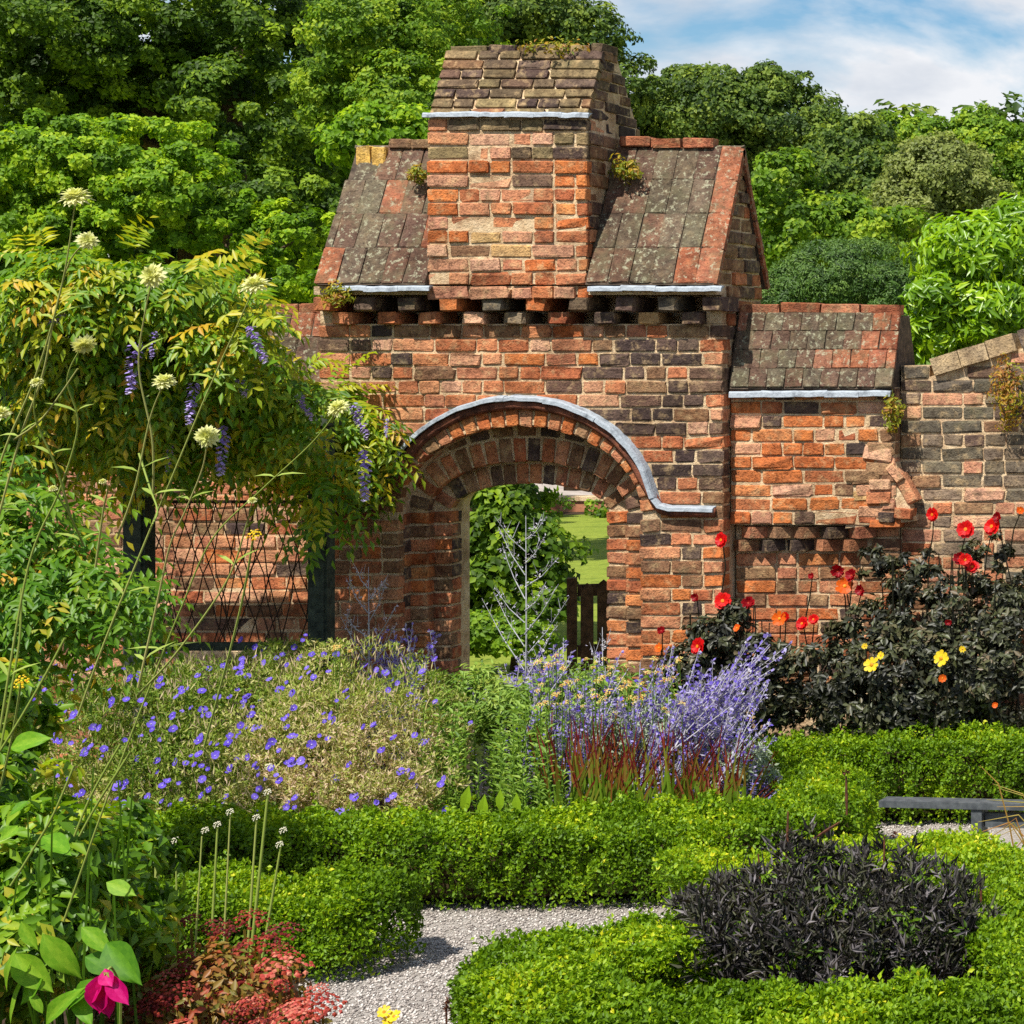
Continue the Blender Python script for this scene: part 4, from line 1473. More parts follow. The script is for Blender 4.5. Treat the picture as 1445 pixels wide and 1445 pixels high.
M_LILAC = leaf_mat('lilac_petal', [(0, (146, 124, 206)), (.5, (176, 158, 228)), (1, (216, 208, 240))], .3, .6, .2)
def raceme_mesh(seed, L_=.2, r=.035):
    g = np.random.default_rng(seed)
    n = 90
    f = g.uniform(0, 1, n)
    a = g.uniform(0, 6.28, n)
    rr = r * (1 - f) ** .6 * g.uniform(.6, 1, n)
    p = np.stack([np.cos(a) * rr * .3, np.sin(a) * rr * .3, -f * L_], 1)
    d = np.stack([np.cos(a), np.sin(a), -.5 + 0 * a], 1)
    v = []
    D = unit(d); N = unit(np.stack([np.cos(a) * .3, np.sin(a) * .3, 1 + 0 * a], 1)); S = unit(np.cross(D, N))
    ln = (.016 + rr * .5)[:, None]
    wv = .016
    v = np.stack([p, p + D * ln * .6 + S * wv * .5, p + D * ln, p + D * ln * .6 - S * wv * .5], 1).reshape(-1, 3)
    b = (np.arange(n) * 4)[:, None]
    fc = np.concatenate([b + np.array([[0, 1, 2]]), b + np.array([[0, 2, 3]])], 1).reshape(-1, 3)
    return np_mesh('raceme', v, fc, M_LILAC, np.repeat(np.clip(f * .6 + g.uniform(-.2, .4, n), 0, 1), 2))
RAC = [raceme_mesh(i) for i in range(4)]
for px, py, s, Y, a in ((193, 505, .95, -1.55, .12), (324, 520, .85, -1.25, -.35), (275, 560, .75, -1.4, .15), (318, 625, .9, -1.35, .1), (95, 462, .5, -1.6, 1.3), (352, 478, .7, -1.1, -.4), (218, 480, .5, -1.5, .1),
                        (420, 570, .55, -1.1, -.5), (498, 590, .75, -.85, -.4), (515, 660, .95, -.75, 0), (545, 600, .35, -.7, 0), (452, 570, .4, -1.0, .6), (198, 425, .45, -1.3, .3), (240, 640, .5, -1.3, .1)):
    hp_ = hit_blobs(px, py, blobs_px(WB), 9.4, 11.9)
    Y = (hp_[1] if hp_ is not None else Y) - .3
    M = Matrix.Translation(P(px, py - 28 * s, Y)) @ Matrix.Rotation(a, 4, 'Y') @ Matrix.Scale(s * 1.35, 4)
    link('raceme', RAC[random.randrange(4)], wis, M)
# ================================================================== flowers
def face_rot(n, spin=0.0):
    """Rotation taking local +Z to direction n."""
    n = Vector(n).normalized()
    return n.to_track_quat('Z', 'Y').to_matrix().to_4x4() @ Matrix.Rotation(spin, 4, 'Z')

def petal_flower(name, seed, npet, r, wr, cup, mat, rings=1, centre=.18, tip=.25, ctint=.95):
    """Open flower facing +Z: broad petals in rings round a raised eye."""
    rr = random.Random(seed)
    mb = MB()
    for g in range(rings):
        rg = r * (1 - .26 * g)
        for k in range(npet):
            a = 2 * math.pi * (k + .5 * g) / npet + rr.uniform(-.12, .12)
            d = Vector((math.cos(a), math.sin(a), 0))
            s = Vector((-math.sin(a), math.cos(a), 0))
            l = rg * rr.uniform(.9, 1.08)
            c = cup * rr.uniform(.7, 1.3) + .35 * g
            w_ = wr * rg * rr.uniform(.9, 1.1)
            z = lambda f: Vector((0, 0, c * l * f * f + .004 * g))
            vs = [d * l * .08, d * l * .5 + s * w_ * .42 + z(.5), d * l * .5 + z(.42), d * l * .5 - s * w_ * .42 + z(.5),
                  d * l * .86 + s * w_ * .5 + z(.86), d * l + z(1) * (1 - tip), d * l * .86 - s * w_ * .5 + z(.86)]
            t = .12 + .25 * (seed % 4) / 3 + .35 * rr.random()
            mb.add(vs, [(0, 2, 1), (0, 3, 2), (1, 2, 5, 4), (2, 3, 6, 5)], t)
    n = 6
    cr = r * centre
    vs = [(math.cos(6.283 * i / n) * cr, math.sin(6.283 * i / n) * cr, .15 * cr + .003 * rings) for i in range(n)] + [(0, 0, cr * .8)]
    mb.add(vs, [(i, (i + 1) % n, n) for i in range(n)], ctint)
    return mb.mesh(name, mat)

def scatter_surface(blobs, n, front=.9):
    """Sites on the camera-facing, sky-facing skin of a set of blobs."""
    bl = blobs_px(blobs)
    area = np.array([r[0] * (r[1] + r[2]) for _, r in bl]); area /= area.sum()
    Ps, Ns = [], []
    for (c, r), sh in zip(bl, area):
        k = int(n * sh) + 1
        u = rand_unit(k)
        u[:, 1] = -np.abs(u[:, 1])
        u[:, 2] = np.abs(u[:, 2])
        Ps.append(c + u * r); Ns.append(unit(u / r))
    return np.concatenate(Ps), np.concatenate(Ns)

# ---- blue cranesbill mound
M_GERL = leaf_mat('cranesbill_leaf', [(0, (78, 108, 28)), (.35, (122, 148, 46)), (.62, (164, 172, 84)), (.82, (198, 190, 130)), (1, (210, 184, 158))], .35, .55, .25)
M_GERF = leaf_mat('violet_petal', [(0, (70, 50, 168)), (.4, (102, 78, 204)), (.7, (138, 118, 220)), (.9, (176, 160, 228)), (1, (214, 206, 236))], .3, .55, .25)
GB = [(200, 1070, 150, 110, -1.55, .35), (330, 1100, 170, 100, -1.6, .35), (480, 1080, 150, 115, -1.5, .4), (330, 1010, 150, 85, -1.15, .35), (510, 990, 120, 85, -1.05, .35), (570, 1030, 90, 90, -1.2, .35),
      (420, 970, 110, 60, -.8, .3), (110, 1050, 110, 110, -1.4, .35), (250, 1130, 160, 70, -1.75, .2), (450, 1140, 150, 50, -1.78, .2), (560, 1120, 90, 60, -1.75, .2), (60, 1010, 80, 70, -1.2, .3), (220, 1000, 90, 60, -1.0, .3), (300, 970, 90, 45, -.85, .25)]
ger = thing('cranesbill', 'sprawling mound of violet blue cranesbill with tan seed heads behind the box hedge', 'flowers', (-1.4, -1.4, 0))
Pn, N, T = clump_points(blobs_px(GB), 88000, .16, .82, 60, .05, .8)
Pn = Pn + bumpy(Pn, 5, .03, 8)[:, None] * N
m = len(Pn)
D = rand_unit(m) + N * .6 + np.array([0, 0, .5])
s = RNG.uniform(.6, 1.3, m)
pt_ = np.clip(.57 + bumpy(Pn, 31, .42, 3) + RNG.normal(0, .2, m), 0, 1)
leaves('foliage', Pn, D, unit(N + RNG.normal(size=(m, 3)) * .6), .026 * s, .008 * s, M_GERL, pt_, ger)
# thin upright seed stalks
k = 2600
Pn, N = scatter_surface(GB, k)
m = len(Pn)
D = np.array([0, 0, 1.0]) + RNG.normal(size=(m, 3)) * .35 + N * .3
leaves('seed_heads', Pn - N * .01, D, unit(np.array([0, -1, .2]) + RNG.normal(size=(m, 3)) * .4), RNG.uniform(.03, .07, m), .0055, M_GERL, np.clip(RNG.normal(.84, .14, m), 0, 1), ger, droop=0)
ger.children[-1]['kind'] = 'stuff'
GF = [petal_flower('flower', i, 5, .019, .95, .12 + .1 * (i % 3), M_GERF, 1, .16) for i in range(6)]
gpts = [(160, 975), (205, 990), (232, 960), (255, 985), (285, 955), (300, 945), (312, 985), (275, 1000), (250, 1030), (232, 1045), (205, 1040), (290, 1040), (330, 985), (340, 975), (355, 985), (372, 990), (385, 960), (400, 975), (345, 905), (365, 915), (378, 918), (395, 930), (404, 925), (410, 940), (420, 915), (432, 905), (436, 898), (428, 930), (445, 925), (462, 925), (480, 925), (447, 960), (480, 990), (472, 1010), (475, 1022), (536, 947), (527, 958), (553, 975), (560, 1042), (543, 1060), (518, 1027), (445, 1052), (430, 1075), (478, 1100), (593, 1110), (505, 1126), (535, 1132), (552, 1130), (560, 1124), (355, 1070), (365, 1080), (340, 1072), (330, 1085), (388, 1085), (395, 1095), (400, 1103), (380, 1100), (410, 1028), (373, 1028), (340, 1040), (345, 1025), (330, 1040), (320, 1135), (325, 1125), (310, 1138), (365, 1125), (368, 1150), (280, 1080), (268, 1078), (253, 1077), (290, 1082), (228, 1075), (235, 1110), (215, 1125), (200, 1072), (262, 1130), (215, 1168), (205, 1172), (170, 1130), (180, 1135), (165, 1140), (135, 1160), (115, 1125), (122, 1120), (150, 1070), (155, 1060), (45, 1085), (55, 1088), (60, 1060), (40, 1080), (100, 1020), (90, 1025), (70, 975), (65, 960), (75, 985), (105, 940), (130, 945), (95, 1005), (48, 1000), (110, 1010), (190, 1215), (195, 1195), (208, 1190), (245, 1190), (395, 1180), (612, 915), (618, 932), (668, 1022), (645, 1150), (240, 925), (250, 1015), (300, 1010), (420, 1000), (360, 1010)]
bl = blobs_px(GB)
for _ in range(150):
    px, py = random.uniform(20, 640), random.uniform(930, 1165)
    if px > 430 and random.random() < .55:
        continue
    gpts.append((px, py))
    if random.random() < .5:
        gpts.append((px + random.uniform(-14, 14), py + random.uniform(-10, 10)))
for px, py in gpts:
    p = hit_blobs(px, py, bl)
    if p is None:
        p = np.array(P(px, py, -.95))
    n_ = Vector((random.uniform(-.6, .5), -.75 + random.uniform(-.3, .3), random.uniform(.2, 1.0)))
    M = Matrix.Translation(Vector(p) + Vector((0, -.03, .01))) @ face_rot(n_, random.uniform(0, 6)) @ Matrix.Scale(random.choice((.55, .65, .8, .9, 1.05)) * random.uniform(.9, 1.1), 4)
    link('flower', random.choice(GF), ger, M)

# ---- grey green border phlox and lime leaves
M_UPR = leaf_mat('grey_green_leaf', [(0, (72, 102, 34)), (.5, (112, 146, 50)), (1, (164, 186, 86))], .35, .5, .3)
up = thing('border_plant', 'upright leafy green border plants between the cranesbill and the red grass', 'plant', (P(690, 0, -1.4).x, -1.4, 0))
Bp, Dp, Np, Tp = [], [], [], []
stem = MB()
for i in range(95):
    px = random.uniform(595, 800)
    Y = random.uniform(-1.8, -.8)
    top = random.uniform(945, 1060) + max(0, (-1.1 - Y)) * 90
    a = P(px + random.uniform(-12, 12), 1180, Y); a.z = .02
    b = P(px, top, Y)
    stem.tube([a, a.lerp(b, .5) + Vector((random.uniform(-.02, .02), 0, 0)), b], [.004, .0035, .002], 4, .5, False)
    nl = 44
    for k in range(nl):
        f = .15 + .85 * k / nl
        p = a.lerp(b, f)
        th = k * 2.4
        Bp.append(p); Dp.append((math.cos(th), math.sin(th), .55 + random.uniform(-.3, .5))); Np.append((random.uniform(-.2, .2), -.3, 1)); Tp.append(random.gauss(.5, .2))
stem.build('stem', M_UPR, up)
up.children[-1]['kind'] = 'stuff'
m = len(Bp)
leaves('foliage', np.array(Bp), np.array(Dp), unit(np.array(Np)), RNG.uniform(.03, .065, m), RNG.uniform(.010, .018, m), M_UPR, np.clip(Tp, 0, 1), up)
M_LIMELEAF = leaf_mat('lime_leaf', [(0, (120, 160, 24)), (1, (164, 196, 44))], .45, .45, .3)
for px, py, l in ((655, 1125, .13), (680, 1138, .13), (706, 1122, .10), (730, 1130, .11), (668, 1152, .08), (700, 1150, .08), (635, 1150, .07), (715, 1148, .07), (745, 1148, .08)):
    mb = MB()
    mb.leaf((0, 0, 0), (random.uniform(-.2, .2), -.1, 1), (.1, -1, .1), l, l * .42, .5, .12, .1)
    mb.build('leaf', M_LIMELEAF, up, M=Matrix.Translation(P(px, py + 22, -1.82)))

# ---- red blood grass
M_BLOOD = leaf_mat('red_grass_blade', [(0, (104, 134, 30)), (.25, (126, 120, 38)), (.45, (136, 60, 36)), (.7, (116, 26, 30)), (1, (92, 18, 36))], .4, .5, .3)
bg_ = thing('blood_grass', 'clump of red tipped grass in front of the lavender blue spires', 'grass', (P(910, 0, -1.65).x, -1.65, 0))
def blade_mesh(seed):
    rr = random.Random(seed)
    mb = MB()
    n = 6
    lx, ly = rr.uniform(-.16, .22), rr.uniform(-.1, .1)
    q = []
    for i in range(n + 1):
        f = i / n
        q.append((Vector((lx * f * f, ly * f * f, f * (1 - .1 * abs(lx)))), .0052 * (1 - f ** 2.5) + .0006))
    vs = []
    for p, w_ in q:
        vs += [p + Vector((-w_ * 1.35, 0, 0)), p + Vector((w_ * 1.35, .003, 0))]
    for i in range(n):
        f = i / n
        t = min(1, max(0, (f - .52) * 2.0 + .22 * (seed % 4) / 3 - .08 + rr.uniform(-.12, .12)))
        mb.add([vs[2 * i], vs[2 * i + 1], vs[2 * i + 3], vs[2 * i + 2]], [(0, 1, 2, 3)], t)
    return mb.mesh('blade', M_BLOOD)
BL = [blade_mesh(i) for i in range(16)]
for i in range(285):
    px = random.uniform(775, 1050)
    Y = random.uniform(-1.82, -1.3)
    p = P(px, 1100, Y)
    h = random.uniform(.46, .72) * (1 if px < 960 else .92)
    M = Matrix.Translation((p.x, Y, .02)) @ Matrix.Rotation(random.uniform(-.12, .2), 4, 'Y') @ Matrix.Rotation(random.uniform(-.7, .7), 4, 'Z') @ Matrix.Diagonal((1, 1, h, 1))
    link('blade', random.choice(BL), bg_, M)

# ---- lavender blue spires
M_SAGE = leaf_mat('sage_flower', [(0, (202, 200, 206)), (.25, (184, 180, 204)), (.5, (154, 142, 208)), (.75, (118, 100, 200)), (1, (94, 74, 184))], .3, .6, .2)
def spire_mesh(seed, nf=230, branchy=True):
    """Branched stem of unit height with whorls of small florets."""
    g = np.random.default_rng(seed)
    mb = MB()
    stems = [((0, 0, 0), (g.normal() * .03, g.normal() * .03, 1.0), .006)]
    if branchy:
        for k in range(7):
            f = g.uniform(.3, .75)
            a = g.uniform(0, 6.28)
            l = g.uniform(.16, .34)
            stems.append(((0, 0, f), (math.cos(a) * l * .5, math.sin(a) * l * .5, f + l), .004))
    for a, b, r in stems:
        mb.tube([a, b], [r, r * .4], 4, .08, False)
    for a, b, r in stems:
        a, b = Vector(a), Vector(b)
        ln = (b - a).length
        f0 = .35 if ln > .6 else .12
        for _ in range(int(nf * ln / 2.2)):
            f = f0 + (1 - f0) * g.uniform()
            p = a.lerp(b, f)
            q = Vector(g.normal(size=3)).normalized()
            q.z = abs(q.z) * .6
            sz = g.uniform(.010, .022)
            s_ = q.cross(Vector(g.normal(size=3))).normalized()
            mb.add([p, p + q * sz + s_ * sz * .4, p + q * sz * 1.8, p + q * sz - s_ * sz * .4], [(0, 1, 2, 3)], float(np.clip(g.normal(.58, .24), .15, 1)))
    return mb.mesh('spire', M_SAGE)
SPI = [spire_mesh(40 + i) for i in range(8)]
sg = thing('russian_sage', 'lavender blue sage spires leaning right behind the red tipped grass', 'flowers', (P(950, 0, -1.0).x, -1.0, 0))
def spires(th, n, px0, px1, tops, Y0, Y1, lean0, lean1, sc=1.0):
    for i in range(n):
        f = random.random()
        px = px0 + (px1 - px0) * f
        Y = random.uniform(Y0, Y1)
        top = tops(f) + random.uniform(-30, 50)
        tp = P(px, top, Y)
        lean = random.uniform(lean0, lean1)
        base = Vector((tp.x - lean * tp.z, Y + random.uniform(-.1, .1), .02))
        d = tp - base
        wdt = random.uniform(.75, 1.1) * sc
        M = Matrix.Translation(base) @ face_rot(d, random.uniform(0, 6)) @ Matrix.Diagonal((wdt, wdt, d.length, 1))
        link('spire', random.choice(SPI), th, M)
spires(sg, 32, 790, 1050, lambda f: 990 - 45 * f + 25 * math.sin(f * 9), -1.5, -.85, .05, .5, .8)
spires(sg, 30, 960, 1095, lambda f: 1000 - 85 * f, -1.5, -1.0, .45, .95, .8)
spires(sg, 6, 1030, 1085, lambda f: 1040 + 10 * f, -1.5, -1.2, .1, .5)
M_SAGEL = leaf_mat('silver_leaf', [(0, (108, 124, 96)), (.5, (142, 156, 126)), (1, (178, 190, 168))], .3, .6, .2)
foliage('foliage', sg, M_SAGEL, [(np.array(P(930, 1040, -1.15)), np.array([.48, .22, .16])), (np.array(P(1060, 1075, -1.4)), np.array([.12, .12, .12]))], 3600, .04, .011, rc=.3, per=30, fill=.4)
sg2 = thing('russian_sage', 'pale blue sage spires growing in front of the arch opening', 'flowers', (P(740, 0, -.8).x, -.8, 0))
spires(sg, 16, 760, 965, lambda f: 945 + 14 * math.sin(f * 11), -1.3, -.7, -.1, .45, .75)
spires(sg2, 16, 690, 800, lambda f: 940 + 12 * math.sin(f * 7), -.9, -.5, -.1, .15, .9)
sg3 = thing('russian_sage', 'violet sage spires in the shade left of the arch', 'flowers', (P(540, 0, -.7).x, -.7, 0))
spires(sg3, 12, 515, 610, lambda f: 905 + 10 * math.sin(f * 5), -.8, -.5, -.2, .35, .8)

# bare silvery branched stems
M_SILVER = noisy('silvery_stem', (136, 136, 140), (178, 178, 184), 30, .8, .2, .002)
def candelabra(label, px, py_top, py_base, Y, n, spread):
    b, t = P(px - 4, py_base, Y), P(px, py_top, Y)
    b.z = min(b.z, .4)
    th = thing('bare_stem', label, 'plant', (b.x, Y, 0), 'silvery bare branched stems before the arch')
    mb = MB()
    mb.tube([(b.x, Y, .0), b.lerp(t, .5) + Vector((.01, 0, 0)), t], [.0055, .0042, .0012], 5)
    mb.build('stalk', M_SILVER, th, True)
    LP = []
    for k in range(n):
        f = .3 + .65 * k / n
        p = b.lerp(t, f)
        s_ = -1 if k % 2 else 1
        l = spread * (1.1 - .75 * f) * random.uniform(.8, 1.2)
        q = p + Vector((s_ * l, random.uniform(-.5, .5) * l, l * random.uniform(.9, 1.7)))
        mb = MB()
        mid = p.lerp(q, .5) + Vector((0, 0, -.02))
        mb.tube([p, mid, q], [.003, .0024, .001], 4)
        for z in range(3):
            g = .4 + .2 * z
            e = p.lerp(q, g)
            mb.tube([e, e + Vector((random.uniform(-.03, .03), random.uniform(-.03, .03), random.uniform(.03, .08)))], [.0018, .0008], 3)
        mb.build('branch', M_SILVER, th)
        n_ = 26
        ff = RNG.uniform(.1, 1, n_)[:, None]
        pp = np.array(p)[None] * (1 - ff) + np.array(q)[None] * ff + RNG.normal(size=(n_, 3)) * .008
        LP.append(pp)
    LP = np.concatenate(LP)
    leaves('florets', LP, rand_unit(len(LP)), rand_unit(len(LP)), .016, .007, M_SAGE, RNG.uniform(0, .3, len(LP)), th)['kind'] = 'stuff'
candelabra('tall silvery bare branched stem standing in the middle of the arch opening', 742, 728, 960, -.75, 13, .26)
candelabra('silvery bare branched stem in the shade left of the arch', 520, 800, 960, -.75, 10, .2)
candelabra('thin silvery stem in front of the picket gate', 850, 885, 960, -.7, 5, .1)

# pale yellow and apricot blooms behind the sage
M_CREAM = leaf_mat('cream_petal', [(0, (222, 206, 120)), (.5, (228, 212, 132)), (.8, (226, 176, 96)), (1, (222, 150, 84))], .35, .6, .2)
yar = thing('yarrow', 'cream and apricot yarrow heads among the sage at the foot of the arch', 'flowers', (P(850, 0, -.7).x, -.7, 0))
def plate_mesh(seed, mat, r, n, dome=.35, name='flower_head'):
    g = random.Random(seed)
    mb = MB()
    for i in range(n):
        q = math.sqrt((i + .5) / n) * r
        a = i * 2.4 + g.uniform(-.3, .3)
        z = dome * r * (1 - (q / r) ** 2) + g.uniform(-.1, .1) * r
        c = Vector((math.cos(a) * q, math.sin(a) * q, z))
        nn = (Vector((c.x, c.y, r * 1.3)) + Vector((g.uniform(-.4, .4), g.uniform(-.4, .4), 0)) * r).normalized()
        u = nn.cross(Vector((g.random(), g.random(), g.random() - .5))).normalized()
        v_ = nn.cross(u)
        s_ = r * 1.5 / math.sqrt(n)
        t = g.random() if name != 'flower_head' or mat.name != 'stonecrop_floret' else min(1, (seed % 4) * .2 + .5 * g.random())
        mb.add([c + u * s_ * .6, c + v_ * s_ * .6, c - u * s_ * .6, c - v_ * s_ * .6, c + nn * s_ * .35], [(0, 1, 4), (1, 2, 4), (2, 3, 4), (3, 0, 4)], t)
    return mb.mesh(name, mat)
CRM = [plate_mesh(i, M_CREAM, .028, 14) for i in range(5)]
stem = MB()
for i in range(95):
    px, py = random.uniform(755, 965), random.uniform(925, 1010)
    if i > 88:
        px, py = random.uniform(470, 495), random.uniform(905, 920)
    Y = random.uniform(-1.55, -.7)
    p = P(px, py, Y)
    stem.tube([(p.x + random.uniform(-.05, .05), Y, .02), p], [.003, .002], 3, .3, False)
    M = Matrix.Translation(p) @ face_rot((random.uniform(-.4, .4), -.5, 1), random.uniform(0, 6)) @ Matrix.Scale(random.uniform(.4, .85), 4)
    link('flower_head', random.choice(CRM), yar, M)
stem.build('stem', M_UPR, yar)
yar.children[-1]['kind'] = 'stuff'
foliage('foliage', yar, M_UPR, [(np.array(P(850, 1010, -.75)), np.array([.45, .25, .25])), (np.array(P(690, 990, -.75)), np.array([.3, .2, .2]))], 9000, .045, .012, rc=.3, per=30, fill=.4)

# ---- dark leaved dahlias
M_DAHL = leaf_mat('bronze_leaf', [(0, (28, 29, 20)), (.5, (52, 54, 36)), (.8, (82, 88, 54)), (1, (106, 92, 70))], .2, .45, .4)
M_RED = leaf_mat('scarlet_petal', [(0, (178, 8, 14)), (.5, (214, 16, 18)), (.85, (224, 40, 22)), (.95, (226, 140, 30)), (1, (232, 168, 40))], .35, .5, .3)
M_ORNG = leaf_mat('orange_petal', [(0, (226, 84, 14)), (.7, (236, 112, 22)), (1, (240, 170, 40))], .35, .5, .3)
M_YELL = leaf_mat('yellow_petal', [(0, (236, 196, 24)), (.7, (244, 214, 46)), (1, (206, 130, 20))], .35, .5, .3)
M_CRIM = leaf_mat('crimson_petal', [(0, (120, 6, 18)), (.7, (156, 10, 24)), (1, (190, 60, 30))], .35, .5, .3)
dah = thing('dahlia', 'large dark leaved dahlia bush with scarlet and yellow flowers against the grey wall', 'dahlia', (P(1290, 0, -.12).x, -.12, 0))
DB = [(1290, 960, 140, 80, -.22, .22), (1180, 960, 110, 70, -.25, .2), (1400, 950, 110, 90, -.2, .22), (1330, 870, 120, 70, -.1, .18), (1420, 870, 60, 80, -.1, .18), (1225, 890, 70, 45, -.12, .16), (1390, 800, 40, 50, -.05, .12), (1300, 810, 45, 45, -.05, .12), (1250, 1010, 170, 50, -.28, .15), (1240, 800, 25, 40, -.05, .1)]
foliage('foliage', dah, M_DAHL, blobs_px(DB), 21000, .042, .021, rc=.2, per=45, fill=.55, front=.6)
stem = MB()
for i in range(30):
    px = random.uniform(1230, 1460)
    Y = random.uniform(-.25, 0)
    p = P(px, random.uniform(760, 900), Y)
    stem.tube([(p.x + random.uniform(-.1, .1), Y, .02), p.lerp(Vector((p.x, Y, 0)), .4) + Vector((random.uniform(-.04, .04), 0, 0)), p], [.006, .005, .003], 4, .1, False)
stem.build('stem', M_DAHL, dah)
dah.children[-1]['kind'] = 'stuff'
dah2 = thing('dahlia', 'smaller dark leaved dahlia with scarlet flowers at the corner of the gateway', 'dahlia', (P(1020, 0, -.3).x, -.3, 0))
foliage('foliage', dah2, M_DAHL, blobs_px([(1020, 910, 55, 50, -.35, .15), (985, 940, 45, 45, -.35, .14), (1075, 930, 50, 55, -.33, .15), (1040, 990, 80, 60, -.35, .18), (1040, 870, 30, 25, -.33, .1), (955, 960, 40, 35, -.4, .12)]), 7000, .042, .021, rc=.22, per=40, fill=.5, front=.6)
stem = MB()
for i in range(18):
    px = random.uniform(965, 1090)
    p = P(px, random.uniform(840, 900), -.33)
    stem.tube([(p.x + random.uniform(-.06, .06), -.33, .02), p], [.005, .003], 4, .1, False)
stem.build('stem', M_DAHL, dah2)
dah2.children[-1]['kind'] = 'stuff'
FR = [petal_flower('flower', 60 + i, 10, .052, .55, .1, M_RED, 2, .2) for i in range(4)]
FC = [petal_flower('flower', 70 + i, 9, .046, .55, .45, M_CRIM, 2, .15) for i in range(3)]
FO = [petal_flower('flower', 80 + i, 8, .05, .6, .3, M_ORNG, 1, .2) for i in range(3)]
FY = [petal_flower('flower', 90 + i, 8, .046, .5, .15, M_YELL, 1, .24) for i in range(3)]
DBL = blobs_px(DB) + blobs_px([(1020, 910, 55, 50, -.35, .15), (985, 940, 45, 45, -.35, .14), (1075, 930, 50, 55, -.33, .15)])
def bloom(px, py, size, pool, th, Y=-.2, n=None):
    r0 = {id(FR): .052, id(FC): .046, id(FO): .05, id(FY): .046}[id(pool)]
    n = n or (random.uniform(-.5, .4), -1, random.uniform(-.1, .5))
    hb_ = hit_blobs(px, py, DBL, 11.2, 12.3)
    Y = (float(hb_[1]) - .1 if hb_ is not None else Y) + random.uniform(-.04, .02)
    p = P(px, py, Y)
    M = Matrix.Translation(p) @ face_rot(n, random.uniform(0, 6)) @ Matrix.Scale(size / 2 / ppm(Y) / r0, 4)
    link('flower', random.choice(pool), th, M)
    mb = MB()
    b = Vector((p.x + random.uniform(-.08, .08), Y + .06, max(.1, p.z - random.uniform(.25, .45))))
    mb.tube([b, b.lerp(p, .6) + Vector((random.uniform(-.02, .02), .02, 0)), p + Vector((0, .015, -.005))], [.004, .0035, .003], 4, .1, False)
    mb.build('flower_stem', M_DAHL, th)
for px, py, sz, pool in ((1363, 747, 27, FR), (1400, 743, 27, FR), (1408, 730, 16, FC), (1316, 726, 22, FR), (1355, 788, 20, FC), (1372, 800, 20, FR), (1362, 790, 20, FR), (1182, 806, 20, FC), (1202, 812, 20, FC), (1192, 827, 26, FO), (1215, 833, 18, FC), (1145, 813, 10, FC),
                         (1100, 873, 22, FO), (1108, 870, 14, FR), (1132, 880, 20, FR), (1148, 874, 16, FR), (1230, 938, 24, FY), (1243, 925, 12, FY), (1328, 929, 24, FY), (1358, 916, 10, FY), (1330, 957, 12, FO), (1220, 912, 9, FY), (1404, 995, 9, FO), (1440, 720, 12, FO), (1040, 886, 12, FO), (1338, 878, 10, FC)):
    bloom(px, py, sz, pool, dah)
for px, py, sz, pool in ((1018, 762, 22, FR), (1020, 848, 26, FR), (1056, 851, 19, FC), (985, 912, 25, FR), (982, 843, 14, FC), (933, 890, 12, FC), (930, 914, 14, FO)):
    bloom(px, py, sz, pool, dah2, -.38)

# ---- black purple plant inside the near hedge
M_BLACK = leaf_mat('black_purple_leaf', [(0, (32, 30, 28)), (.4, (56, 51, 50)), (.62, (80, 84, 56)), (.8, (84, 78, 80)), (1, (128, 122, 124))], .18, .6, .3)
bp = thing('purple_plant', 'bushy blackish purple plant enclosed by the near box hedge', 'plant', (P(1180, 0, -3.75).x, -3.75, 0))
BB = [(1190, 1300, 185, 75, -3.75, .42), (1060, 1330, 95, 45, -3.9, .25), (1000, 1270, 40, 25, -3.6, .15), (1160, 1215, 30, 45, -3.6, .12), (1365, 1330, 50, 45, -3.8, .2), (1080, 1310, 90, 65, -3.8, .3), (1300, 1300, 95, 70, -3.75, .3), (1130, 1235, 60, 50, -3.6, .2), (1240, 1240, 70, 40, -3.6, .2), (1340, 1290, 50, 45, -3.7, .2), (1190, 1350, 170, 40, -3.9, .3), (1010, 1290, 35, 40, -3.75, .15)]
Pn, N, T = clump_points(blobs_px(BB), 14000, .2, .4, 26, .03, .45)
m = len(Pn)
D = rand_unit(m) + N * .9 + np.array([0, 0, .45])
s = RNG.uniform(.6, 1.3, m)
leaves('foliage', Pn, D, unit(N + RNG.normal(size=(m, 3)) * .5), .044 * s * RNG.uniform(.6, 1.3, m), .0095 * s, M_BLACK, np.clip(T + RNG.normal(0, .12, m), 0, 1), bp, droop=.25)
bo = [(c, r * np.array([1.13, 1.15, 1.18])) for c, r in blobs_px(BB)]
Pn, N, T = clump_points(bo, 4200, .10, .8, 9, .1, .6)
m = len(Pn)
leaves('leaf_spray', Pn, rand_unit(m) + N * 1.2 + np.array([0, 0, .5]), unit(N + RNG.normal(size=(m, 3)) * .5), RNG.uniform(.025, .075, m), RNG.uniform(.006, .012, m), M_BLACK, np.clip(T + RNG.normal(.08, .2, m), 0, 1), bp, droop=.3)
foliage('undergrowth', bp, G_BOX, blobs_px(BB), 2000, .03, .012, rc=.2, per=20, fill=.6, tshift=-.3)['kind'] = 'stuff'
mb = MB()
for k in range(60):
    x_, y_ = random.uniform(1000, 1380), random.uniform(1190, 1300)
    t_ = P(x_, y_, random.uniform(-4.0, -3.5))
    b_ = Vector((t_.x + random.uniform(-.15, .15), t_.y + random.uniform(-.1, .1), .05))
    mb.tube([b_, b_.lerp(t_, .5) + Vector((random.uniform(-.03, .03), 0, 0)), t_], [.005, .004, .0015], 4, .1, False)
mb.build('stem', M_BLACK, bp)['kind'] = 'stuff'
M_SPIKE = noisy('brown_spike', (70, 44, 34), (116, 74, 52), 40, .8, .4, .003)
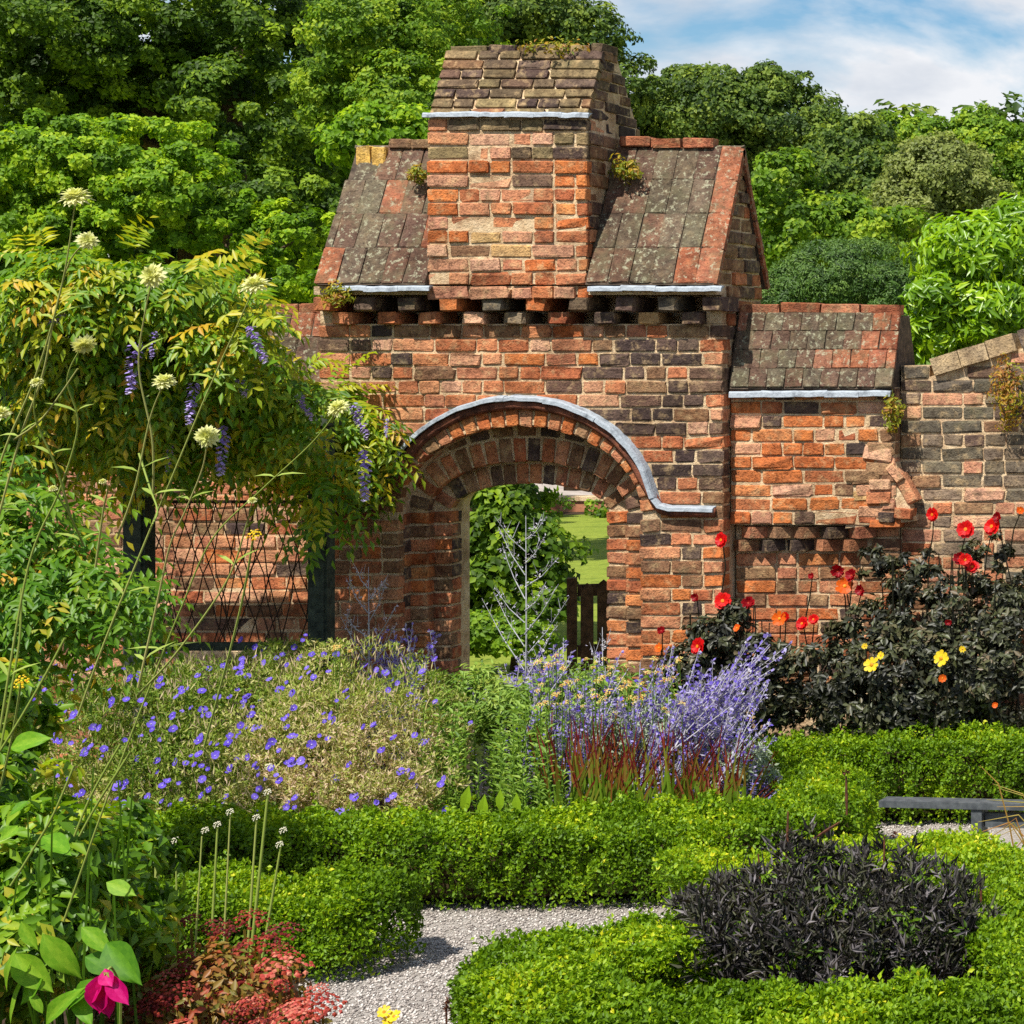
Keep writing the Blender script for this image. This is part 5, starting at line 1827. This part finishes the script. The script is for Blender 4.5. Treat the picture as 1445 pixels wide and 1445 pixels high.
for px0, py0, px1, py1 in ((1247, 1300, 1248, 1180), (1145, 1186, 1185, 1160), (1110, 1230, 1112, 1145), (1195, 1150, 1194, 1095), (1385, 1280, 1383, 1230), (1075, 1260, 1070, 1205)):
    mb = MB()
    a, b = P(px0, py0, -3.6), P(px1, py1, -3.6)
    mb.tube([a, a.lerp(b, .5), b], [.004, .006, .003], 5)
    mb.build('flower_spike', M_SPIKE, bp)
for px, py in ((1194, 1090), (1262, 1178)):
    mb = MB()
    p = P(px, py, -3.6)
    for q in range(26):
        d = Vector(RNG.normal(size=3)).normalized()
        mb.leaf(p + d * .004, d, d.orthogonal(), .014, .008)
    mb.build('seed_head', M_SPIKE, bp)
    if py < 1100:
        continue
# orange straw grass at the right edge
M_STRAW = leaf_mat('straw_blade', [(0, (126, 130, 44)), (.5, (164, 150, 72)), (1, (170, 120, 58))], .35, .6, .2)
sgx = thing('ornamental_grass', 'straw coloured grass arching in by the end of the bench', 'grass', (P(1480, 0, -2.2).x, -2.2, 0))
for k in range(15):
    b = P(random.uniform(1440, 1520), 1250, -2.3); b.z = .1
    tpx, tpy = random.uniform(1340, 1470), random.uniform(1080, 1230)
    if k < 2:
        tpx, tpy = 1380 + 20 * k, 1160 + 20 * k
    t = P(tpx, tpy, -2.3)
    mid = b.lerp(t, .55) + Vector((0, 0, .16))
    mb = MB()
    mb.tube([b, b.lerp(mid, .5) + Vector((0, 0, .04)), mid, t], [.0035, .0035, .003, .001], 4, random.random())
    mb.build('blade', M_STRAW, sgx)

# ---- weeds on the brickwork
M_WEED = leaf_mat('weed_leaf', [(0, (92, 110, 22)), (.5, (140, 146, 34)), (.8, (186, 150, 44)), (1, (150, 100, 50))], .35, .5, .3)
def weed(label, px, py, rx, rz, Y, n, mat=M_WEED, tsh=0.0, name='wall_weed'):
    p = P(px, py, Y)
    th = thing(name, label, 'weed', tuple(p))
    s_ = 1 / ppm(Y)
    foliage('foliage', th, mat, [(np.array(p), np.array([rx * s_, rx * s_ * .6, rz * s_]))], n, .03, .012, rc=.4, per=16, fill=.3, tshift=tsh)
    mb = MB()
    for k in range(5):
        mb.tube([p + Vector((0, .05, -rz * s_ * .7)), p + Vector((random.uniform(-1, 1) * rx * s_ * .7, -.02, random.uniform(0, .8) * rz * s_))], [.003, .0015], 3)
    mb.build('stem', M_WEED, th)
weed('tuft of yellow green weed at the top of the right gable beside the tower', 886, 238, 26, 20, .12, 420)
weed('small weed growing between the left gable tiles and the tower', 592, 248, 18, 14, .1, 220)
weed('weed hanging at the right end of the small roof', 1262, 580, 13, 45, .06, 300, tsh=.1)
weed('dry brown weed hanging from the coping of the grey wall', 1428, 545, 30, 60, .12, 700, tsh=.3)
weed('trailing golden weed over the left end of the lead flashing', 480, 415, 26, 18, -.16, 300, tsh=.15)
weed('dry grassy weeds along the flat top of the tower', 790, 68, 70, 6, .15, 260, tsh=.05)
# ================================================================== left foreground
M_FERN = leaf_mat('feathery_leaf', [(0, (62, 98, 16)), (.5, (104, 146, 24)), (.8, (150, 178, 38)), (1, (200, 176, 60))], .4, .45, .35)
M_GOLD = leaf_mat('turning_leaf', [(0, (76, 122, 20)), (.55, (120, 156, 28)), (.75, (200, 170, 38)), (1, (212, 146, 52))], .42, .45, .35)
sh = thing('leafy_shrub', 'yellowing leafy shrub in front of the leftmost dark post', 'shrub', (P(60, 0, -3).x, -3, 0))
frond_mass('foliage', sh, M_GOLD, [(60, 760, 80, 90, -3, .35), (120, 840, 90, 70, -3.1, .3), (30, 870, 80, 100, -3.2, .3), (190, 860, 40, 40, -2.8, .2), (20, 700, 50, 60, -3, .25)], 620, .19, 4, .055, .022, .24, .2, fill=.5)
foliage('leaf_spray', sh, M_FERN, blobs_px([(100, 850, 85, 50, -3, .3), (30, 800, 60, 80, -3.1, .3), (10, 930, 35, 40, -3.2, .3)]), 9000, .04, .018, rc=.26, per=40, fill=.5)

lf = thing('leafy_perennial', 'dense bright green foliage filling the lower left corner', 'plant', (P(60, 0, -5.6).x, -5.6, 0))
LB = [(5, 1130, 50, 75, -6.2, .25), (110, 1200, 90, 70, -6.0, .3), (60, 1230, 110, 100, -6.3, .3), (160, 1250, 90, 70, -6.0, .25), (60, 1330, 110, 90, -6.4, .3), (170, 1330, 70, 60, -6.1, .2), (15, 1000, 40, 60, -5.9, .2)]
foliage('foliage', lf, M_FERN, blobs_px(LB), 15000, .05, .022, rc=.24, per=36, fill=.5, droop=.2)
M_BIG = leaf_mat('broad_leaf', [(0, (70, 120, 22)), (.5, (104, 154, 30)), (1, (148, 184, 50))], .4, .55, .22)
def big_leaf(th, px, py, tx, ty, Y, wr, t, nx=0.2):
    """Broad leaf from stalk end (px,py) to tip (tx,ty)."""
    a, b = P(px, py, Y), P(tx, ty, Y - random.uniform(.0, .08))
    d = b - a
    mb = MB()
    mb.fine_leaf((0, 0, 0), d, (nx, -.8, .7), d.length, d.length * wr, t * .8, random.uniform(.1, .4), random.uniform(.05, .3), int(px * 7 + py))
    mb.build('leaf', M_BIG, th, True, Matrix.Translation(a))
for q in ((60, 1318, 105, 1385, .45, .75), (20, 1345, 72, 1402, .5, .9), (115, 1308, 158, 1345, .4, .7), (30, 1300, 52, 1342, .42, .8), (10, 1400, 4, 1340, .3, .9), (15, 1445, 22, 1362, .14, .9), (65, 1445, 92, 1395, .3, .7), (60, 1380, 20, 1420, .4, .5), (100, 1420, 130, 1380, .45, .25),
          (150, 1330, 190, 1385, .5, .1), (120, 1350, 175, 1370, .55, .05), (105, 1395, 125, 1445, .35, .5), (40, 1250, 5, 1285, .4, .7), (40, 1130, 10, 1150, .5, .3), (25, 1165, 0, 1185, .5, .8), (150, 1245, 190, 1262, .45, .9), (60, 1180, 100, 1205, .4, .5),
          (15, 1055, 60, 1035, .5, .7), (60, 1430, 40, 1395, .3, .8)):
    big_leaf(lf, q[0], q[1], q[2], q[3], -6.75 if q[1] > 1280 else -6.5, q[4], q[5], random.uniform(-.4, .5))

mb = MB()
for k in range(46):
    t_ = P(random.uniform(5, 190), random.uniform(1080, 1400), random.uniform(-6.6, -5.9))
    b_ = Vector((t_.x + random.uniform(-.12, .12), t_.y + random.uniform(-.1, .1), .2))
    mb.tube([b_, b_.lerp(t_, .5) + Vector((random.uniform(-.03, .03), .02, 0)), t_], [.005, .004, .002], 4, .2, False)
for k in range(12):
    t_ = P(random.uniform(10, 130), random.uniform(1320, 1430), -6.72)
    b_ = Vector((t_.x + random.uniform(-.06, .06), -6.6, .4))
    mb.tube([b_, b_.lerp(t_, .5) + Vector((random.uniform(-.02, .02), .02, 0)), t_], [.004, .0035, .002], 4, .2, False)
mb.build('stem', M_FERN, lf)['kind'] = 'stuff'

# ---- giant pale yellow scabious
M_CEPH = leaf_mat('pale_scabious_petal', [(0, (168, 176, 76)), (.4, (204, 206, 130)), (1, (226, 224, 178))], .35, .6, .2)
M_STALK = leaf_mat('pale_green_stalk', [(0, (120, 140, 52)), (.5, (152, 168, 78)), (1, (186, 178, 116))], .2, .6, .2)
def scabious_mesh(seed, r=.031, open_=1.0):
    g = np.random.default_rng(seed)
    mb = MB()
    for ring, (el, n, l) in enumerate(((-.25, 12, .8), (.05, 15, 1.0), (.32, 14, .95), (.6, 12, .9), (.9, 10, .85), (1.2, 6, .8))):
        for k in range(n):
            a = 6.283 * (k + .5 * (ring % 2)) / n + g.normal() * .1
            e = el + g.normal() * .08
            d = Vector((math.cos(a) * math.cos(e), math.sin(a) * math.cos(e), math.sin(e)))
            base = d * r * .3
            nn = Vector((-math.cos(a) * math.sin(e), -math.sin(a) * math.sin(e), math.cos(e)))
            mb.leaf(base, d, nn, r * .72 * l * g.uniform(.85, 1.2) * open_, r * .34, float(np.clip(.95 - .13 * ring + g.normal() * .12, 0, 1)), .1, .25)
    n = 8
    rr = r * .38
    for zz, q in ((0, 1), (-.5, .6)):
        pass
    vs = [(math.cos(6.283 * i / n) * rr, math.sin(6.283 * i / n) * rr, 0) for i in range(n)] + [(0, 0, rr * .9), (0, 0, -rr)]
    mb.add(vs, [(i, (i + 1) % n, n) for i in range(n)], .15)
    mb.add(vs, [((i + 1) % n, i, n + 1) for i in range(n)], 0)
    return mb.mesh('flower_head', M_CEPH)
SCB = [scabious_mesh(i) for i in range(5)]
BUD = [scabious_mesh(20 + i, .02, .7) for i in range(2)]
def curve(pts, n=14):
    """Smooth curve through points (Catmull-Rom)."""
    q = [pts[0]] + pts + [pts[-1]]
    res = []
    for i in range(1, len(q) - 2):
        for k in range(n):
            t = k / n
            a, b, c, d = q[i - 1], q[i], q[i + 1], q[i + 2]
            res.append(.5 * ((2 * b) + (c - a) * t + (2 * a - 5 * b + 4 * c - d) * t * t + (3 * b - a - 3 * c + d) * t ** 3))
    res.append(pts[-1])
    return res
def scabious(label, Y, stems, base):
    bx = P(base[0], base[1], Y)
    gz = .85 if Y < -7 else .5
    th = thing('giant_scabious', label, 'flowers', (bx.x, Y, gz), 'tall pale yellow scabious in the left foreground')
    for pts, head, size, nrm in stems:
        w3 = [P(x, y, Y + .04 * i) for i, (x, y) in enumerate(pts)]
        cv = curve(w3, 8)
        mb = MB()
        rad = [.0022 * (.55 + .55 * i / len(cv)) for i in range(len(cv))]
        mb.tube(cv, rad, 5, random.uniform(.3, .9), False)
        for q in range(14, len(cv) - 2, 23):
            for sd in (-1, 1):
                mb.leaf(cv[q], (sd * random.uniform(.5, 1), random.uniform(-.4, .4), random.uniform(.2, .9)), (0, -.5, 1), random.uniform(.03, .07), .009, random.uniform(.1, .5), .2, .3)
        st = mb.build('stem', M_STALK, th, True)
        if head:
            c = w3[0]
            pool = SCB if head == 1 else BUD
            r0 = .031 if head == 1 else .02
            M = Matrix.Translation(c) @ face_rot(nrm, random.uniform(0, 6)) @ Matrix.Scale(size / 2 / ppm(Y) / r0 * .84, 4)
            link('flower_head', random.choice(pool), th, M)
UPN = (0, -.35, 1)
scabious('tall stems of pale yellow scabious rising along the left edge, topmost heads of all', -7.9,
         [([(107, 280), (92, 380), (70, 470), (45, 545), (5, 640), (-30, 760)], 1, 50, UPN),
          ([(123, 340), (98, 370), (78, 440), (60, 530), (28, 620), (-10, 760)], 1, 34, (.6, -.6, .5)),
          ([(118, 485), (95, 535), (110, 600), (85, 690), (40, 800), (0, 1030)], 1, 36, (.3, -.3, -.4)),
          ([(52, 540), (50, 590), (80, 660), (100, 730)], 2, 26, UPN),
          ([(0, 585), (-20, 680)], 1, 34, UPN),
          ([(110, 520), (60, 590), (20, 620)], 0, 0, UPN),
          ([(75, 690), (100, 730), (118, 770)], 2, 18, UPN)], (-20, 1445))
scabious('pale yellow scabious heads over the wisteria, stems crossing the trellis', -7.6,
         [([(293, 616), (286, 660), (262, 720), (240, 770), (222, 850), (195, 970)], 1, 40, (.1, -1, .2)),
          ([(360, 404), (330, 470), (290, 560), (240, 680), (215, 740), (150, 900), (110, 1010)], 1, 46, UPN),
          ([(217, 390), (205, 440), (196, 520), (215, 620), (216, 700)], 1, 46, (-.2, -.9, .3)),
          ([(232, 540), (212, 590), (190, 690), (165, 760)], 1, 38, UPN),
          ([(356, 707), (348, 740), (320, 820), (250, 920), (195, 980)], 2, 20, UPN),
          ([(215, 740), (222, 720), (212, 690), (196, 640)], 0, 0, UPN),
          ([(145, 680), (152, 690), (146, 720), (135, 800)], 2, 16, UPN)], (120, 1445))
scabious('single pale yellow scabious head among wisteria leaves nearest the arch', -7.3, [([(478, 577), (440, 625), (370, 690), (300, 760), (255, 860), (215, 960), (150, 1130), (90, 1300)], 1, 38, (-.2, -.5, .8))], (60, 1445))
ys = thing('yellow_daisy', 'two small yellow flower buttons on thin stalks before the trellis', 'flowers', (P(330, 0, -7.2).x, -7.2, .6))
for px, py, s_ in ((358, 755, 20), (30, 962, 22)):
    p = P(px, py, -7.2)
    M = Matrix.Translation(p) @ face_rot((0, -.8, .6)) @ Matrix.Scale(s_ / 2 / ppm(-7.2) / .02, 4)
    link('flower_head', plate_mesh(px, M_YELL, .02, 22), ys, M)
    mb = MB()
    mb.tube(curve([p, P(px - 20, py + 110, -7.15), P(px - 70, py + 300, -7.1)], 6), .0025, 4, .5, False)
    mb.build('stem', M_STALK, ys)
# thick pale stalks crossing the lower left
tk = thing('cut_stalk', 'stout yellow green stalks slanting up through the lower left foliage', 'plant', (P(40, 0, -7.4).x, -7.4, .8))
for pts in ([(170, 1050), (130, 1120), (105, 1180)], [(185, 1060), (140, 1130), (112, 1180)], [(105, 1080), (75, 1150), (40, 1210), (15, 1250)], [(30, 830), (28, 900), (15, 980), (0, 1060)], [(92, 900), (60, 960), (25, 1020), (0, 1060)]):
    mb = MB()
    mb.tube(curve([P(x, y, -7.4) for x, y in pts], 6), .0024, 5, .25, False)
    mb.build('stalk', M_STALK, tk, True)

# ---- slim green stalks with spent heads in front of the hedge
sk = thing('allium', 'slim straight green stalks with small spent white heads before the left hedge', 'flowers', (P(290, 0, -5.6).x, -5.6, .2), None)
YS = -5.3
for x0, y0, x1, y1, r in ((222, 1178, 218, 1352, .0065), (248, 1190, 250, 1300, .003), (285, 1180, 278, 1300, .003), (307, 1168, 300, 1300, .004), (362, 1158, 352, 1305, .004), (378, 1122, 358, 1312, .005), (397, 1190, 378, 1305, .004), (172, 1160, 172, 1230, .003), (205, 1190, 205, 1260, .003), (325, 1150, 318, 1290, .003)):
    mb = MB()
    a, b = P(x0, y0, YS), P(x1, y1, YS)
    g = b + (b - a) * 1.2
    mb.tube([a, b, g], [r * .75, r, r * 1.1], 5, .35 + .4 * random.random(), False)
    mb.build('stalk', M_STALK, sk, True)
M_WHITE = leaf_mat('white_petal', [(0, (206, 200, 170)), (1, (232, 228, 210))], .3, .6, .2)
WH = plate_mesh(5, M_WHITE, .012, 16, .8)
for px, py in ((222, 1174), (248, 1186), (307, 1164), (362, 1154), (378, 1118), (205, 1186), (325, 1146), (172, 1155), (290, 1172), (380, 1082), (395, 1192), (180, 1240), (62, 1232), (400, 1172)):
    link('flower_head', WH, sk, Matrix.Translation(P(px, py, YS)) @ face_rot((0, -.6, .6)))

# ---- red stonecrop
M_SEDL = leaf_mat('stonecrop_leaf', [(0, (92, 104, 30)), (.5, (136, 112, 44)), (1, (160, 70, 44))], .3, .45, .35)
M_SEDF = leaf_mat('stonecrop_floret', [(0, (76, 22, 28)), (.35, (126, 38, 36)), (.65, (166, 66, 44)), (.88, (190, 80, 74)), (1, (206, 128, 104))], .3, .55, .25)
HS = 1.15
sd = thing('stonecrop', 'rust red stonecrop with flat flower heads at the lower left', 'flowers', (P(300, 0, -5.9).x, -5.9, .3))
SDH = [plate_mesh(200 + i, M_SEDF, .05, 60, .3) for i in range(6)]
YD = -6.1
heads = [(345, 1312), (300, 1318), (250, 1322), (395, 1330), (215, 1335), (330, 1338), (280, 1345), (380, 1352), (240, 1356), (200, 1366), (320, 1366), (360, 1372), (275, 1376), (410, 1376), (225, 1388), (300, 1396), (345, 1402), (395, 1400), (440, 1412), (195, 1404), (250, 1410), (280, 1424), (330, 1430), (375, 1428), (420, 1434), (210, 1432), (178, 1312), (165, 1304), (188, 1322), (455, 1425), (300, 1445), (360, 1450), (250, 1445), (410, 1455), (270, 1310), (320, 1304), (365, 1330), (405, 1352), (260, 1366), (345, 1384), (430, 1394), (225, 1310), (190, 1345), (300, 1354), (385, 1420), (350, 1418), (230, 1420)]
stem = MB()
for px, py in heads:
    Y = YD + (1380 - py) * .004 + random.uniform(-.05, .05)
    p = P(px, py, Y)
    sc = random.uniform(.85, 1.25) * (.5 if px < 190 else 1)
    link('flower_head', random.choice(SDH), sd, Matrix.Translation(p + Vector((random.uniform(-.02, .02), 0, random.uniform(-.05, .03)))) @ face_rot((random.uniform(-.4, .4), -.3, 1), random.uniform(0, 6)) @ Matrix.Scale(sc * random.choice((.7, .9, 1.1)), 4))
    stem.tube([(p.x + random.uniform(-.04, .04), Y + .05, .3), p], [.004, .004], 4, .4, False)
stem.build('stem', M_SEDL, sd)
sd.children[-1]['kind'] = 'stuff'
foliage('foliage', sd, M_SEDL, blobs_px([(300, 1415, 125, 70, YD + .02, .22), (400, 1450, 60, 40, YD, .15), (220, 1430, 60, 60, YD, .2)]), 4300, .032, .015, rc=.3, per=24, fill=.4)

# ---- magenta trumpet flower, lower left
M_MAG = leaf_mat('magenta_petal', [(0, (168, 0, 84)), (.5, (206, 6, 112)), (1, (232, 60, 150))], .35, .5, .3)
mg = thing('trumpet_flower', 'single magenta trumpet flower between the broad leaves and the stonecrop', 'flower', (P(150, 0, -7.1).x, -7.1, .8))
YM = -7.1
for (a, b, wr, t) in (((150, 1372), (120, 1425), .5, .5), ((152, 1370), (185, 1425), .42, .6), ((146, 1374), (158, 1402), .9, .15), ((150, 1374), (135, 1440), .6, .3), ((155, 1378), (150, 1448), .4, .1), ((150, 1366), (160, 1395), .8, .8)):
    pa, pb = P(*a, YM), P(*b, YM - .02 * t)
    d = (pb - pa) * .88
    mb = MB()
    mb.fine_leaf((0, 0, 0), d, (.1 * (b[0] - 150) / 30, -1, .3), d.length, d.length * wr, t * .8, .6, .1, int(b[0]), .6)
    mb.build('petal', M_MAG, mg, True, M=Matrix.Translation(pa + Vector((0, -.006 * t, 0))))
mb = MB()
mb.tube(curve([P(150, 1374, YM), P(158, 1366, YM + .03), P(170, 1400, YM + .06), P(168, 1480, YM + .08)], 6), .003, 4, .4)
mb.build('stem', M_STALK, mg)
for k in range(2):
    mb = MB()
    mb.leaf((0, 0, 0), (.5 - k, 0, -.4), (0, -1, .3), .02, .01, .2)
    mb.build('sepal', M_STALK, mg, M=Matrix.Translation(P(150, 1372, YM - .01)))

# ---- small yellow flower at the bottom of the path, brown bud beside it
yb = thing('yellow_flower', 'small golden yellow flower at the bottom edge in front of the gravel', 'flower', (P(550, 0, -5.6).x, -5.6, .3))
for px, py, s_ in ((542, 1428, 20), (556, 1434, 20), (548, 1440, 18)):
    M = Matrix.Translation(P(px, py, -5.6)) @ face_rot((random.uniform(-.3, .3), -.7, .7)) @ Matrix.Scale(s_ / 2 / ppm(-5.6) / .046, 4)
    link('flower', FY[px % 3], yb, M)
mb = MB()
p = P(548, 1436, -5.58)
mb.tube([p, p + Vector((.01, .02, -.25))], .003, 4)
mb.build('stem', M_STALK, yb)
bb = thing('seed_spike', 'brown spent flower spike standing at the bottom edge of the path', 'flower', (P(628, 0, -5.6).x, -5.6, .3))
mb = MB()
p = P(630, 1412, -5.6)
for q in range(40):
    d = Vector(RNG.normal(size=3)).normalized()
    mb.leaf(p + Vector((0, 0, -.03 * (q / 40))) + d * .003, d, d.orthogonal(), .012, .007)
mb.build('seed_head', M_SPIKE, bb)
mb = MB()
mb.tube([p, p + Vector((-.01, .02, -.3))], .003, 4)
mb.build('stem', M_SPIKE, bb)
